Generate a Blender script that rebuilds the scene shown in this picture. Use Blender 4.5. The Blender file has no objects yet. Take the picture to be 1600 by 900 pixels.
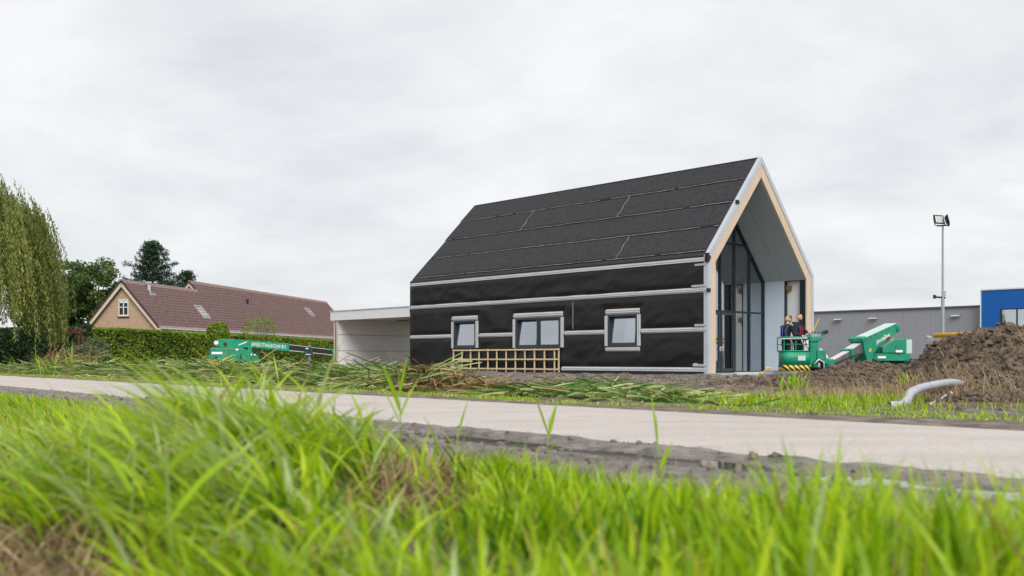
import bpy, bmesh, math, random
import numpy as np
from mathutils import Vector, Matrix

# ------------------------------------------------------------------ camera, sky, sun, exposure
scene = bpy.context.scene
COL = scene.collection
cam_data = bpy.data.cameras.new('camera')
cam = bpy.data.objects.new('camera', cam_data)
COL.objects.link(cam)
cam.location = (0, 0, 0.7)
cam.rotation_euler = (math.pi/2, 0, 0)
cam_data.sensor_width = 36.0
cam_data.lens = 34.99
cam_data.shift_y = 112.4/1600.0
cam_data.clip_start = 0.05
cam_data.clip_end = 3000
cam_data.dof.use_dof = True
cam_data.dof.focus_distance = 42.0
cam_data.dof.aperture_fstop = 2.0
scene.camera = cam

SUN_EL, SUN_AZ = math.radians(44), math.radians(166)      # azimuth: direction the light comes from, from +Y clockwise
world = bpy.data.worlds.new('World')
scene.world = world
world.use_nodes = True
wn, wl = world.node_tree.nodes, world.node_tree.links
wn.clear()
w_out = wn.new('ShaderNodeOutputWorld'); w_bg = wn.new('ShaderNodeBackground')
sky = wn.new('ShaderNodeTexSky'); sky.sky_type = 'NISHITA'; sky.sun_disc = False
sky.sun_elevation = SUN_EL; sky.sun_rotation = SUN_AZ
tc = wn.new('ShaderNodeTexCoord')
sep = wn.new('ShaderNodeSeparateXYZ'); wl.new(tc.outputs['Generated'], sep.inputs[0])
# project the view direction on a flat cloud deck
zadd = wn.new('ShaderNodeMath'); zadd.operation = 'MAXIMUM'; zadd.inputs[1].default_value = 0.0
wl.new(sep.outputs['Z'], zadd.inputs[0])
zp = wn.new('ShaderNodeMath'); zp.operation = 'ADD'; zp.inputs[1].default_value = 0.30
wl.new(zadd.outputs[0], zp.inputs[0])
dx = wn.new('ShaderNodeMath'); dx.operation = 'DIVIDE'; wl.new(sep.outputs['X'], dx.inputs[0]); wl.new(zp.outputs[0], dx.inputs[1])
dy = wn.new('ShaderNodeMath'); dy.operation = 'DIVIDE'; wl.new(sep.outputs['Y'], dy.inputs[0]); wl.new(zp.outputs[0], dy.inputs[1])
cmb = wn.new('ShaderNodeCombineXYZ'); wl.new(dx.outputs[0], cmb.inputs[0]); wl.new(dy.outputs[0], cmb.inputs[1])
mp = wn.new('ShaderNodeMapping'); mp.inputs['Rotation'].default_value = (0, 0, 0.5); mp.inputs['Scale'].default_value = (1.0, 1.15, 1)
wl.new(cmb.outputs[0], mp.inputs[0])
nz = wn.new('ShaderNodeTexNoise'); nz.inputs['Scale'].default_value = 1.5; nz.inputs['Detail'].default_value = 9
nz.inputs['Roughness'].default_value = 0.58; nz.inputs['Distortion'].default_value = 0.15
wl.new(mp.outputs[0], nz.inputs['Vector'])
rp = wn.new('ShaderNodeValToRGB')
rp.color_ramp.elements[0].position = 0.36; rp.color_ramp.elements[0].color = (0.328, 0.336, 0.352, 1)
rp.color_ramp.elements[1].position = 0.63; rp.color_ramp.elements[1].color = (0.428, 0.429, 0.431, 1)
wl.new(nz.outputs['Fac'], rp.inputs[0])
sk = wn.new('ShaderNodeMixRGB'); sk.blend_type = 'MULTIPLY'; sk.inputs[0].default_value = 1
sk.inputs[2].default_value = (0.1, 0.1, 0.1, 1); wl.new(sky.outputs[0], sk.inputs[1])
mx = wn.new('ShaderNodeMixRGB'); mx.inputs[0].default_value = 0.04
wl.new(rp.outputs[0], mx.inputs[1]); wl.new(sk.outputs[0], mx.inputs[2])
wl.new(mx.outputs[0], w_bg.inputs['Color']); w_bg.inputs['Strength'].default_value = 1.0
wl.new(w_bg.outputs[0], w_out.inputs['Surface'])

sun_d = bpy.data.lights.new('sun', 'SUN'); sun_d.energy = 1.5; sun_d.angle = math.radians(35); sun_d.color = (1.0, 0.985, 0.965)
sun = bpy.data.objects.new('sun', sun_d); COL.objects.link(sun)
_d = Vector((math.sin(SUN_AZ)*math.cos(SUN_EL), math.cos(SUN_AZ)*math.cos(SUN_EL), math.sin(SUN_EL)))
sun.rotation_euler = _d.to_track_quat('Z', 'Y').to_euler()
sun.location = (0, -10, 30)
vs = scene.view_settings
vs.view_transform = 'Standard'; vs.look = 'None'; vs.gamma = 1; vs.use_curve_mapping = False
vs.exposure = 1.15
scene.render.resolution_x, scene.render.resolution_y = 1024, 576

random.seed(7)
RNG = np.random.default_rng(11)
PI = math.pi

# ------------------------------------------------------------------ helpers
def srgb(r, g, b):
    f = lambda c: (c/255/12.92) if c/255 <= 0.04045 else ((c/255+0.055)/1.055)**2.4
    return (f(r), f(g), f(b))

def mat(name, col, rough=0.7, var=0.15, scale=6.0, bump=0.0, bscale=40.0, metal=0.0, col2=None, spec=0.4, detail=6, stretch=None, bdist=0.02):
    m = bpy.data.materials.new(name); m.use_nodes = True
    n, l = m.node_tree.nodes, m.node_tree.links
    b = n['Principled BSDF']
    b.inputs['Roughness'].default_value = rough; b.inputs['Metallic'].default_value = metal
    b.inputs['Specular IOR Level'].default_value = spec
    t = n.new('ShaderNodeTexCoord')
    vec = t.outputs['Object']
    if stretch:
        mpn = n.new('ShaderNodeMapping'); mpn.inputs['Scale'].default_value = stretch
        l.new(vec, mpn.inputs[0]); vec = mpn.outputs[0]
    no = n.new('ShaderNodeTexNoise'); no.inputs['Scale'].default_value = scale; no.inputs['Detail'].default_value = detail
    no.inputs['Roughness'].default_value = 0.65
    l.new(vec, no.inputs['Vector'])
    r = n.new('ShaderNodeValToRGB')
    c2 = col2 if col2 else tuple(min(1, c*(1+var)) for c in col)
    c1 = tuple(c*(1-var) for c in col) if not col2 else col
    r.color_ramp.elements[0].position = 0.32; r.color_ramp.elements[0].color = (*c1, 1)
    r.color_ramp.elements[1].position = 0.68; r.color_ramp.elements[1].color = (*c2, 1)
    l.new(no.outputs['Fac'], r.inputs[0]); l.new(r.outputs[0], b.inputs['Base Color'])
    if bump > 0:
        nb = n.new('ShaderNodeTexNoise'); nb.inputs['Scale'].default_value = bscale; nb.inputs['Detail'].default_value = 5
        l.new(vec, nb.inputs['Vector'])
        bp = n.new('ShaderNodeBump'); bp.inputs['Strength'].default_value = bump; bp.inputs['Distance'].default_value = bdist
        l.new(nb.outputs['Fac'], bp.inputs['Height']); l.new(bp.outputs[0], b.inputs['Normal'])
    return m

def leafmat(name, stops, trans=0.35, rough=0.5, spec=0.35):
    """stops: list of (pos, rgb) over the per-leaf attribute 'var'"""
    m = bpy.data.materials.new(name); m.use_nodes = True
    n, l = m.node_tree.nodes, m.node_tree.links
    b = n['Principled BSDF']; b.inputs['Roughness'].default_value = rough; b.inputs['Specular IOR Level'].default_value = spec
    a = n.new('ShaderNodeAttribute'); a.attribute_name = 'var'
    r = n.new('ShaderNodeValToRGB'); cr = r.color_ramp
    while len(cr.elements) < len(stops): cr.elements.new(0.5)
    for e, (p, c) in zip(cr.elements, stops):
        e.position = p; e.color = (*c, 1)
    l.new(a.outputs['Fac'], r.inputs[0]); l.new(r.outputs[0], b.inputs['Base Color'])
    tr = n.new('ShaderNodeBsdfTranslucent'); l.new(r.outputs[0], tr.inputs['Color'])
    mx = n.new('ShaderNodeMixShader'); mx.inputs[0].default_value = trans
    l.new(b.outputs[0], mx.inputs[1]); l.new(tr.outputs[0], mx.inputs[2])
    l.new(mx.outputs[0], n['Material Output'].inputs['Surface'])
    return m

def glassmat(name, tint=(0.75, 0.82, 0.84), refl=0.3, rough=0.01):
    m = bpy.data.materials.new(name); m.use_nodes = True
    n, l = m.node_tree.nodes, m.node_tree.links
    n.remove(n['Principled BSDF'])
    g = n.new('ShaderNodeBsdfGlossy'); g.inputs['Roughness'].default_value = rough; g.inputs['Color'].default_value = (0.9, 0.95, 1, 1)
    t = n.new('ShaderNodeBsdfTransparent'); t.inputs['Color'].default_value = (*tint, 1)
    lw = n.new('ShaderNodeLayerWeight'); lw.inputs['Blend'].default_value = 0.35
    mr = n.new('ShaderNodeMapRange'); mr.inputs['To Min'].default_value = refl; mr.inputs['To Max'].default_value = 0.95
    l.new(lw.outputs['Fresnel'], mr.inputs['Value'])
    mx = n.new('ShaderNodeMixShader'); l.new(mr.outputs[0], mx.inputs[0]); l.new(t.outputs[0], mx.inputs[1]); l.new(g.outputs[0], mx.inputs[2])
    l.new(mx.outputs[0], n['Material Output'].inputs['Surface'])
    return m

def tag(o, label=None, cat=None, group=None, kind=None):
    if label: o['label'] = label
    if cat: o['category'] = cat
    if group: o['group'] = group
    if kind: o['kind'] = kind
    return o

def thing(name, label, cat, loc=(0, 0, 0), rotz=0.0, group=None):
    o = bpy.data.objects.new(name, None); COL.objects.link(o)
    o.location = loc; o.rotation_euler = (0, 0, rotz); o.empty_display_size = 0.2
    return tag(o, label, cat, group)

def link(name, me, m, parent=None):
    o = bpy.data.objects.new(name, me); COL.objects.link(o)
    if m is not None and not me.materials: me.materials.append(m)
    if parent is not None: o.parent = parent
    return o

class MB:
    def __init__(self): self.v = []; self.f = []
    def add(self, vs, fs):
        o = len(self.v); self.v += [tuple(p) for p in vs]; self.f += [tuple(i+o for i in q) for q in fs]; return self
    def box(self, x0, x1, y0, y1, z0, z1):
        return self.add([(x0,y0,z0),(x1,y0,z0),(x1,y1,z0),(x0,y1,z0),(x0,y0,z1),(x1,y0,z1),(x1,y1,z1),(x0,y1,z1)],
                        [(0,3,2,1),(4,5,6,7),(0,1,5,4),(1,2,6,5),(2,3,7,6),(3,0,4,7)])
    def prism(self, poly, ext):
        """poly: list of 3d points, ext: vector"""
        n = len(poly); e = Vector(ext); p = [Vector(q) for q in poly]
        return self.add([*p, *[q+e for q in p]],
                        [tuple(range(n))[::-1], tuple(range(n, 2*n))] + [(i, (i+1) % n, n+(i+1) % n, n+i) for i in range(n)])
    def beam(self, p0, p1, w, h, w2=None, h2=None, up=(0, 0, 1)):
        p0, p1 = Vector(p0), Vector(p1); d = (p1-p0).normalized(); up = Vector(up)
        if abs(d.dot(up)) > 0.99: up = Vector((0, 1, 0))
        s = d.cross(up).normalized(); t = s.cross(d)
        w2 = w if w2 is None else w2; h2 = h if h2 is None else h2
        vs = []
        for p, ww, hh in ((p0, w, h), (p1, w2, h2)):
            for a, b in ((-1,-1),(1,-1),(1,1),(-1,1)): vs.append(p + s*a*ww/2 + t*b*hh/2)
        return self.add(vs, [(0,1,2,3),(7,6,5,4),(0,4,5,1),(1,5,6,2),(2,6,7,3),(3,7,4,0)])
    def tube(self, pts, rad, n=10, cap=True):
        pts = [Vector(p) for p in pts]
        if not hasattr(rad, '__len__'): rad = [rad]*len(pts)
        vs = []; fs = []; ref = None
        for i, p in enumerate(pts):
            d = (pts[min(i+1, len(pts)-1)] - pts[max(i-1, 0)]).normalized()
            if ref is None:
                ref = Vector((0, 0, 1)) if abs(d.z) < 0.9 else Vector((1, 0, 0))
            s = d.cross(ref).normalized(); t = s.cross(d); ref = t
            for k in range(n):
                a = 2*PI*k/n; vs.append(p + (s*math.cos(a)+t*math.sin(a))*rad[i])
        for i in range(len(pts)-1):
            for k in range(n):
                fs.append((i*n+k, i*n+(k+1) % n, (i+1)*n+(k+1) % n, (i+1)*n+k))
        if cap:
            fs.append(tuple(range(n))[::-1]); fs.append(tuple(range((len(pts)-1)*n, len(pts)*n)))
        return self.add(vs, fs)
    def ball(self, c, r, nu=12, nv=8):
        if not hasattr(r, '__len__'): r = (r, r, r)
        vs = [(c[0], c[1], c[2]-r[2])]; fs = []
        for j in range(1, nv):
            b = -PI/2+PI*j/nv
            for i in range(nu):
                a = 2*PI*i/nu
                vs.append((c[0]+r[0]*math.cos(b)*math.cos(a), c[1]+r[1]*math.cos(b)*math.sin(a), c[2]+r[2]*math.sin(b)))
        vs.append((c[0], c[1], c[2]+r[2])); L = len(vs)-1
        for i in range(nu):
            fs.append((0, 1+(i+1) % nu, 1+i)); fs.append((L, L-nu+i, L-nu+(i+1) % nu))
        for j in range(nv-2):
            for i in range(nu):
                a = 1+j*nu+i; b = 1+j*nu+(i+1) % nu
                fs.append((a, b, b+nu, a+nu))
        return self.add(vs, fs)
    def build(self, name, m, parent=None, smooth=False, bevel=0.0):
        me = bpy.data.meshes.new(name); me.from_pydata([tuple(p) for p in self.v], [], self.f); me.update()
        bm = bmesh.new(); bm.from_mesh(me); bmesh.ops.recalc_face_normals(bm, faces=bm.faces)
        bm.to_mesh(me); bm.free()
        if smooth:
            me.polygons.foreach_set('use_smooth', [True]*len(me.polygons))
        o = link(name, me, m, parent)
        if bevel > 0:
            md = o.modifiers.new('bevel', 'BEVEL'); md.width = bevel; md.segments = 2; md.limit_method = 'ANGLE'; md.angle_limit = 0.6
        return o

def npmesh(name, V, F, m, parent=None, var=None, smooth=True):
    """V (N,3), F (M,4) quads"""
    me = bpy.data.meshes.new(name)
    V = np.ascontiguousarray(V, dtype=np.float32); F = np.ascontiguousarray(F, dtype=np.int32)
    k = F.shape[1]
    me.vertices.add(len(V)); me.vertices.foreach_set('co', V.ravel())
    me.loops.add(F.size); me.loops.foreach_set('vertex_index', F.ravel())
    me.polygons.add(len(F)); me.polygons.foreach_set('loop_start', np.arange(0, F.size, k, dtype=np.int32))
    me.polygons.foreach_set('loop_total', np.full(len(F), k, dtype=np.int32))
    if smooth: me.polygons.foreach_set('use_smooth', np.ones(len(F), dtype=bool))
    me.update(calc_edges=True)
    if var is not None:
        at = me.attributes.new('var', 'FLOAT', 'POINT'); at.data.foreach_set('value', np.ascontiguousarray(var, dtype=np.float32))
    return link(name, me, m, parent)

def _hash(ix, iy, seed):
    h = (ix.astype(np.int64)*374761393 + iy.astype(np.int64)*668265263 + seed*974634777) & 0x7fffffff
    h = ((h ^ (h >> 13))*1274126177) & 0x7fffffff
    return ((h ^ (h >> 16)) & 0xffff)/65535.0
def vnoise(x, y, seed=0):
    x = np.asarray(x, float); y = np.asarray(y, float)
    ix = np.floor(x); iy = np.floor(y); fx = x-ix; fy = y-iy
    fx = fx*fx*(3-2*fx); fy = fy*fy*(3-2*fy)
    a = _hash(ix, iy, seed); b = _hash(ix+1, iy, seed); c = _hash(ix, iy+1, seed); d = _hash(ix+1, iy+1, seed)
    return (a*(1-fx)+b*fx)*(1-fy)+(c*(1-fx)+d*fx)*fy
def fbm(x, y, seed=0, oct=5, gain=0.5):
    s = 0; a = 1; t = 0
    for i in range(oct):
        s = s+a*vnoise(x*2**i, y*2**i, seed+i*17); t += a; a *= gain
    return s/t

def grid_faces(nu, nv):
    i = np.arange(nu-1)[:, None]; j = np.arange(nv-1)[None, :]
    a = i*nv+j
    return np.stack([a, a+nv, a+nv+1, a+1], -1).reshape(-1, 4)

def blades(root, head, length, width, lean0, curl, nseg=6, side=None, tipw=0.05):
    """ribbons: root (N,3), heading angle, lean from vertical at base, total extra lean at the tip"""
    N = len(root); t = np.linspace(0, 1, nseg+1)
    pos = np.zeros((N, nseg+1, 3)); pos[:, 0] = root
    for i in range(nseg):
        th = lean0+curl*((t[i]+t[i+1])/2)**1.4
        st = length/nseg
        pos[:, i+1, 0] = pos[:, i, 0]+st*np.sin(th)*np.cos(head)
        pos[:, i+1, 1] = pos[:, i, 1]+st*np.sin(th)*np.sin(head)
        pos[:, i+1, 2] = pos[:, i, 2]+st*np.cos(th)
    sa = head+PI/2 if side is None else side
    sd = np.stack([np.cos(sa), np.sin(sa), np.zeros(N)], -1)
    prof = np.clip(np.minimum(0.55+1.6*t, 1.0)*np.minimum(1.0, (1-t)*2.2+tipw), 0.03, 1)
    off = sd[:, None, :]*(width[:, None, None]/2)*prof[None, :, None]
    V = np.stack([pos-off, pos+off], 2).reshape(-1, 3)
    base = (np.arange(N)*(nseg+1)*2)[:, None]; k = np.arange(nseg)[None, :]*2
    a = base+k
    F = np.stack([a, a+1, a+3, a+2], -1).reshape(-1, 4)
    return V, F

def leaf_quads(P, size, aspect=1.6, flat=0.0, droop=None):
    """one bent-free leaf quad per point with random orientation"""
    N = len(P)
    d = RNG.normal(size=(N, 3)); d[:, 2] *= (1-flat); d /= np.linalg.norm(d, axis=1)[:, None]
    if droop is not None: d = d*(1-droop)+np.array([0, 0, -1.0])*droop; d /= np.linalg.norm(d, axis=1)[:, None]
    r = RNG.normal(size=(N, 3)); s = np.cross(d, r); s /= np.linalg.norm(s, axis=1)[:, None]
    size = np.broadcast_to(size, (N,)) if not hasattr(size, '__len__') else size
    L = (size*aspect)[:, None]; W = size[:, None]
    V = np.stack([P-d*L/2, P+s*W/2, P+d*L/2, P-s*W/2], 1).reshape(-1, 3)
    F = np.arange(N*4).reshape(-1, 4)
    return V, F

# road frame: n = distance from the camera across the road, s = along it to the left
NX, NY = 0.78, 0.6258
def SN(s, n): return (-NY*s+NX*n, NX*s+NY*n)
def to_sn(x, y): return (-NY*x+NX*y, NX*x+NY*y)

# ------------------------------------------------------------------ materials
M = {}
M['soil'] = mat('soil', (0.085, 0.062, 0.045), 0.95, col2=(0.20, 0.155, 0.12), scale=3.0, bump=0.9, bscale=14, bdist=0.06)
M['mound'] = mat('mound_soil', (0.042, 0.028, 0.019), 0.95, col2=(0.21, 0.155, 0.108), scale=6.0, bump=1.0, bscale=20, bdist=0.06)
M['yard'] = mat('yard_soil', (0.06, 0.044, 0.034), 0.95, col2=(0.25, 0.205, 0.165), scale=2.6, bump=1.0, bscale=11, bdist=0.08)
M['fieldsoil'] = mat('field_soil', (0.07, 0.10, 0.03), 0.95, col2=(0.13, 0.12, 0.06), scale=0.3)
M['mud'] = mat('wet_mud', (0.05, 0.039, 0.032), 0.42, col2=(0.25, 0.21, 0.18), scale=3.5, bump=0.7, bscale=26, bdist=0.03)
M['verge'] = mat('verge_soil', (0.10, 0.10, 0.04), 0.95, col2=(0.20, 0.20, 0.08), scale=3.0, bump=0.6, bscale=20)
M['water'] = mat('puddle_water', (0.10, 0.085, 0.07), 0.04, 0.05, 1.0, spec=0.8)
M['road'] = mat('worn_asphalt', (0.38, 0.335, 0.305), 0.9, col2=(0.55, 0.50, 0.465), scale=34.0, bump=0.6, bscale=70, bdist=0.012, detail=10)
_n, _l = M['road'].node_tree.nodes, M['road'].node_tree.links       # large wear patches over the fine grain
_t = _n.new('ShaderNodeTexCoord'); _mp = _n.new('ShaderNodeMapping'); _mp.inputs['Rotation'].default_value = (0, 0, math.radians(-51)); _mp.inputs['Scale'].default_value = (0.35, 0.9, 1)
_w = _n.new('ShaderNodeTexNoise'); _w.inputs['Scale'].default_value = 1.6; _w.inputs['Detail'].default_value = 5
_r = _n.new('ShaderNodeValToRGB'); _r.color_ramp.elements[0].position = .3; _r.color_ramp.elements[0].color = (.86, .85, .84, 1); _r.color_ramp.elements[1].position = .62; _r.color_ramp.elements[1].color = (1, 1, 1, 1)
_m = _n.new('ShaderNodeMixRGB'); _m.blend_type = 'MULTIPLY'; _m.inputs[0].default_value = 1
_l.new(_t.outputs['Object'], _mp.inputs[0]); _l.new(_mp.outputs[0], _w.inputs['Vector']); _l.new(_w.outputs['Fac'], _r.inputs[0])
_b = _n['Principled BSDF']; _src = _b.inputs['Base Color'].links[0].from_socket
_l.new(_src, _m.inputs[1]); _l.new(_r.outputs[0], _m.inputs[2]); _l.new(_m.outputs[0], _b.inputs['Base Color'])
M['wall_mem'] = mat('black_wall_membrane', (0.0025, 0.0025, 0.0029), 0.40, col2=(0.0045, 0.0045, 0.0052), scale=1.5, bump=0.25, bscale=90, bdist=0.004, spec=0.45)
M['roof_mem'] = mat('grey_roof_membrane', (0.005, 0.005, 0.0065), 0.75, col2=(0.042, 0.041, 0.045), scale=11.0, bump=1.0, bscale=45, bdist=0.03, stretch=(0.35, 1, 1), detail=9)
M['seam'] = mat('white_seam_fleece', (0.16, 0.155, 0.155), 0.8, col2=(0.50, 0.48, 0.47), scale=3)
M['galv'] = mat('galvanised_steel', (0.52, 0.53, 0.54), 0.42, col2=(0.60, 0.61, 0.62), scale=1.0, metal=0.2)
M['galv2'] = mat('zinc_edge_trim', (0.43, 0.46, 0.51), 0.38, col2=(0.50, 0.53, 0.58), scale=1.4, metal=0.2)
M['clt'] = mat('raw_timber_panel', (0.52, 0.40, 0.29), 0.7, col2=(0.63, 0.50, 0.38), scale=3.0, stretch=(6, 6, 0.7))
M['pine_w'] = mat('pine_batten', (0.56, 0.43, 0.24), 0.7, col2=(0.68, 0.55, 0.34), scale=6.0)
M['brownwood'] = mat('brown_wood_block', (0.17, 0.085, 0.03), 0.7, col2=(0.30, 0.16, 0.06), scale=9)
M['soffit'] = mat('grey_soffit_board', (0.36, 0.39, 0.42), 0.75, 0.05, 2.0)
M['bluepanel'] = mat('pale_blue_panel', (0.47, 0.54, 0.61), 0.6, 0.04, 1.2)
M['whitepanel'] = mat('white_panel', (0.66, 0.66, 0.655), 0.6, 0.04, 1.5)
M['white'] = mat('white_coated_metal', (0.68, 0.68, 0.69), 0.5, 0.03, 1.5)
M['cpanel'] = mat('carport_sheet', (0.66, 0.65, 0.64), 0.55, 0.04, 1.2)
M['bluefoil'] = mat('blue_foil', (0.08, 0.19, 0.28), 0.6)
M['frame'] = mat('anthracite_frame', (0.030, 0.042, 0.054), 0.4, 0.08, 4)
M['fdark'] = mat('dark_mullion', (0.014, 0.02, 0.026), 0.4, 0.08, 4)
M['glass'] = glassmat('clear_glass', (0.84, 0.90, 0.89), 0.40)
M['wglass'] = glassmat('window_glass', (0.6, 0.66, 0.7), 0.42)
M['black'] = mat('black_rubber', (0.012, 0.012, 0.013), 0.6)
M['plinth'] = mat('dark_plinth', (0.022, 0.026, 0.032), 0.6)
M['concrete'] = mat('concrete_slab', (0.36, 0.345, 0.33), 0.85, 0.15, 3, bump=0.3)
M['inwall'] = mat('inner_board', (0.62, 0.63, 0.62), 0.8, 0.05)
M['orange'] = mat('orange_paint', (0.62, 0.13, 0.03), 0.5)
M['yellow'] = mat('yellow_paint', (0.80, 0.46, 0.01), 0.45, 0.06)
M['red'] = mat('red_paint', (0.45, 0.03, 0.02), 0.5)
M['green_plain'] = mat('green_lift_paint', (0.0, 0.21, 0.115), 0.38, col2=(0.006, 0.30, 0.165), scale=3, spec=0.5)
M['greenworn'] = mat('scuffed_green_paint', (0.0, 0.20, 0.11), 0.5, col2=(0.006, 0.28, 0.155), scale=2.2)
_n, _l = M['greenworn'].node_tree.nodes, M['greenworn'].node_tree.links       # rust and scuffs
_t = _n.new('ShaderNodeTexCoord'); _w = _n.new('ShaderNodeTexNoise'); _w.inputs['Scale'].default_value = 3.5; _w.inputs['Detail'].default_value = 8
_r = _n.new('ShaderNodeValToRGB'); _r.color_ramp.elements[0].position = .60; _r.color_ramp.elements[0].color = (0, 0, 0, 1); _r.color_ramp.elements[1].position = .68; _r.color_ramp.elements[1].color = (1, 1, 1, 1)
_m = _n.new('ShaderNodeMixRGB'); _m.inputs[2].default_value = (0.10, 0.07, 0.045, 1)
_b = _n['Principled BSDF']; _src = _b.inputs['Base Color'].links[0].from_socket
_l.new(_t.outputs['Object'], _w.inputs['Vector']); _l.new(_w.outputs['Fac'], _r.inputs[0]); _l.new(_r.outputs[0], _m.inputs[0])
_l.new(_src, _m.inputs[1]); _l.new(_m.outputs[0], _b.inputs['Base Color'])
M['green'] = M['greenworn'].copy(); M['green'].name = 'green_lift_paint'
for _q in M['green'].node_tree.nodes:
    if _q.type == 'VALTORGB' and abs(_q.color_ramp.elements[0].position-0.60) < 0.01:
        _q.color_ramp.elements[0].position = 0.64; _q.color_ramp.elements[1].position = 0.74
M['mint'] = mat('mint_roof_paint', (0.44, 0.58, 0.52), 0.45, 0.06)
M['boomsteel'] = mat('worn_boom_steel', (0.10, 0.095, 0.09), 0.5, col2=(0.22, 0.21, 0.20), scale=3, metal=0.3)
M['boomtop'] = mat('pale_boom_top', (0.55, 0.53, 0.51), 0.5, 0.08)
M['textw'] = mat('white_lettering', (0.82, 0.82, 0.80), 0.6, 0.02)
M['grey_metal'] = mat('grey_metal', (0.34, 0.36, 0.38), 0.5, 0.08)
M['pole'] = mat('galvanised_pole', (0.34, 0.39, 0.40), 0.45, 0.12, 1.0, metal=0.3)
M['wh_panel'] = mat('grey_cladding', (0.27, 0.27, 0.30), 0.55, 0.03, 0.4)
M['wh_trim'] = mat('dark_grey_trim', (0.10, 0.10, 0.115), 0.5)
M['blueclad'] = mat('blue_cladding', (0.002, 0.095, 0.38), 0.5, 0.05, 0.4)
M['curtain'] = mat('pale_curtain', (0.62, 0.66, 0.65), 0.9, 0.1, 1.0)
M['lampglass'] = mat('lamp_lens', (0.48, 0.52, 0.50), 0.2)
M['pvc'] = mat('grey_pvc', (0.36, 0.37, 0.41), 0.45, 0.08, 5)
M['brickpier'] = mat('dark_red_timber', (0.17, 0.05, 0.028), 0.7, 0.2, 4)
M['bark'] = mat('bark', (0.07, 0.055, 0.04), 0.9, 0.3, 8, bump=0.6)
M['cream'] = mat('cream_bargeboard', (0.52, 0.45, 0.36), 0.6, 0.06)
M['creamw'] = mat('cream_window_paint', (0.66, 0.60, 0.50), 0.5, 0.04)
M['gutter'] = mat('zinc_gutter', (0.42, 0.45, 0.49), 0.45, 0.06)
M['tile'] = mat('brown_red_roof_tile', (0.215, 0.135, 0.128), 0.5, col2=(0.33, 0.225, 0.215), scale=5, spec=0.5)
M['tiledark'] = mat('dark_verge_tile', (0.055, 0.026, 0.024), 0.6, 0.2)
M['skin'] = mat('skin', (0.55, 0.32, 0.23), 0.55, 0.05)
M['navy'] = mat('navy_cloth', (0.010, 0.018, 0.035), 0.85, 0.2)
M['blackcloth'] = mat('black_cloth', (0.012, 0.011, 0.012), 0.9, 0.2)
M['jeans'] = mat('dark_trousers', (0.020, 0.022, 0.028), 0.9, 0.2)
M['teal'] = mat('teal_jacket', (0.004, 0.062, 0.065), 0.8, 0.2)
M['greytr'] = mat('grey_trousers', (0.16, 0.15, 0.14), 0.9, 0.2)
M['blond'] = mat('sandy_hair', (0.42, 0.30, 0.16), 0.8, 0.2, 30)
M['brownhair'] = mat('brown_hair', (0.13, 0.07, 0.04), 0.8, 0.2, 30)
M['beard'] = mat('dark_beard', (0.05, 0.035, 0.03), 0.9)
M['harness'] = mat('blue_harness', (0.03, 0.09, 0.32), 0.7)
M['boot'] = mat('dark_boot', (0.02, 0.017, 0.014), 0.8)

# brick wall of the far house (bricks are about one pixel there)
def brickmat():
    m = bpy.data.materials.new('buff_brick'); m.use_nodes = True
    n, l = m.node_tree.nodes, m.node_tree.links; b = n['Principled BSDF']; b.inputs['Roughness'].default_value = 0.9
    t = n.new('ShaderNodeTexCoord'); mpn = n.new('ShaderNodeMapping'); mpn.inputs['Rotation'].default_value = (PI/2, 0, 0)
    l.new(t.outputs['Object'], mpn.inputs[0])
    k = n.new('ShaderNodeTexBrick'); l.new(mpn.outputs[0], k.inputs['Vector'])
    k.inputs['Color1'].default_value = (0.42, 0.275, 0.17, 1); k.inputs['Color2'].default_value = (0.27, 0.165, 0.10, 1)
    k.inputs['Mortar'].default_value = (0.40, 0.32, 0.24, 1); k.inputs['Scale'].default_value = 1.0
    k.inputs['Brick Width'].default_value = 0.30; k.inputs['Row Height'].default_value = 0.10; k.inputs['Mortar Size'].default_value = 0.012
    k.inputs['Bias'].default_value = -0.45
    l.new(k.outputs['Color'], b.inputs['Base Color'])
    return m
M['brick'] = brickmat()

def hazardmat():
    m = bpy.data.materials.new('hazard_stripes'); m.use_nodes = True
    n, l = m.node_tree.nodes, m.node_tree.links; b = n['Principled BSDF']; b.inputs['Roughness'].default_value = 0.5
    t = n.new('ShaderNodeTexCoord'); mpn = n.new('ShaderNodeMapping'); mpn.inputs['Rotation'].default_value = (0, math.radians(45), 0)
    l.new(t.outputs['Object'], mpn.inputs[0])
    w = n.new('ShaderNodeTexWave'); w.inputs['Scale'].default_value = 2.6; w.bands_direction = 'X'; l.new(mpn.outputs[0], w.inputs['Vector'])
    r = n.new('ShaderNodeValToRGB'); r.color_ramp.interpolation = 'CONSTANT'
    r.color_ramp.elements[0].color = (0.012, 0.012, 0.01, 1); r.color_ramp.elements[1].position = 0.5; r.color_ramp.elements[1].color = (0.72, 0.46, 0.01, 1)
    l.new(w.outputs['Fac'], r.inputs[0]); l.new(r.outputs[0], b.inputs['Base Color'])
    return m
M['hazard'] = hazardmat()

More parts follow.
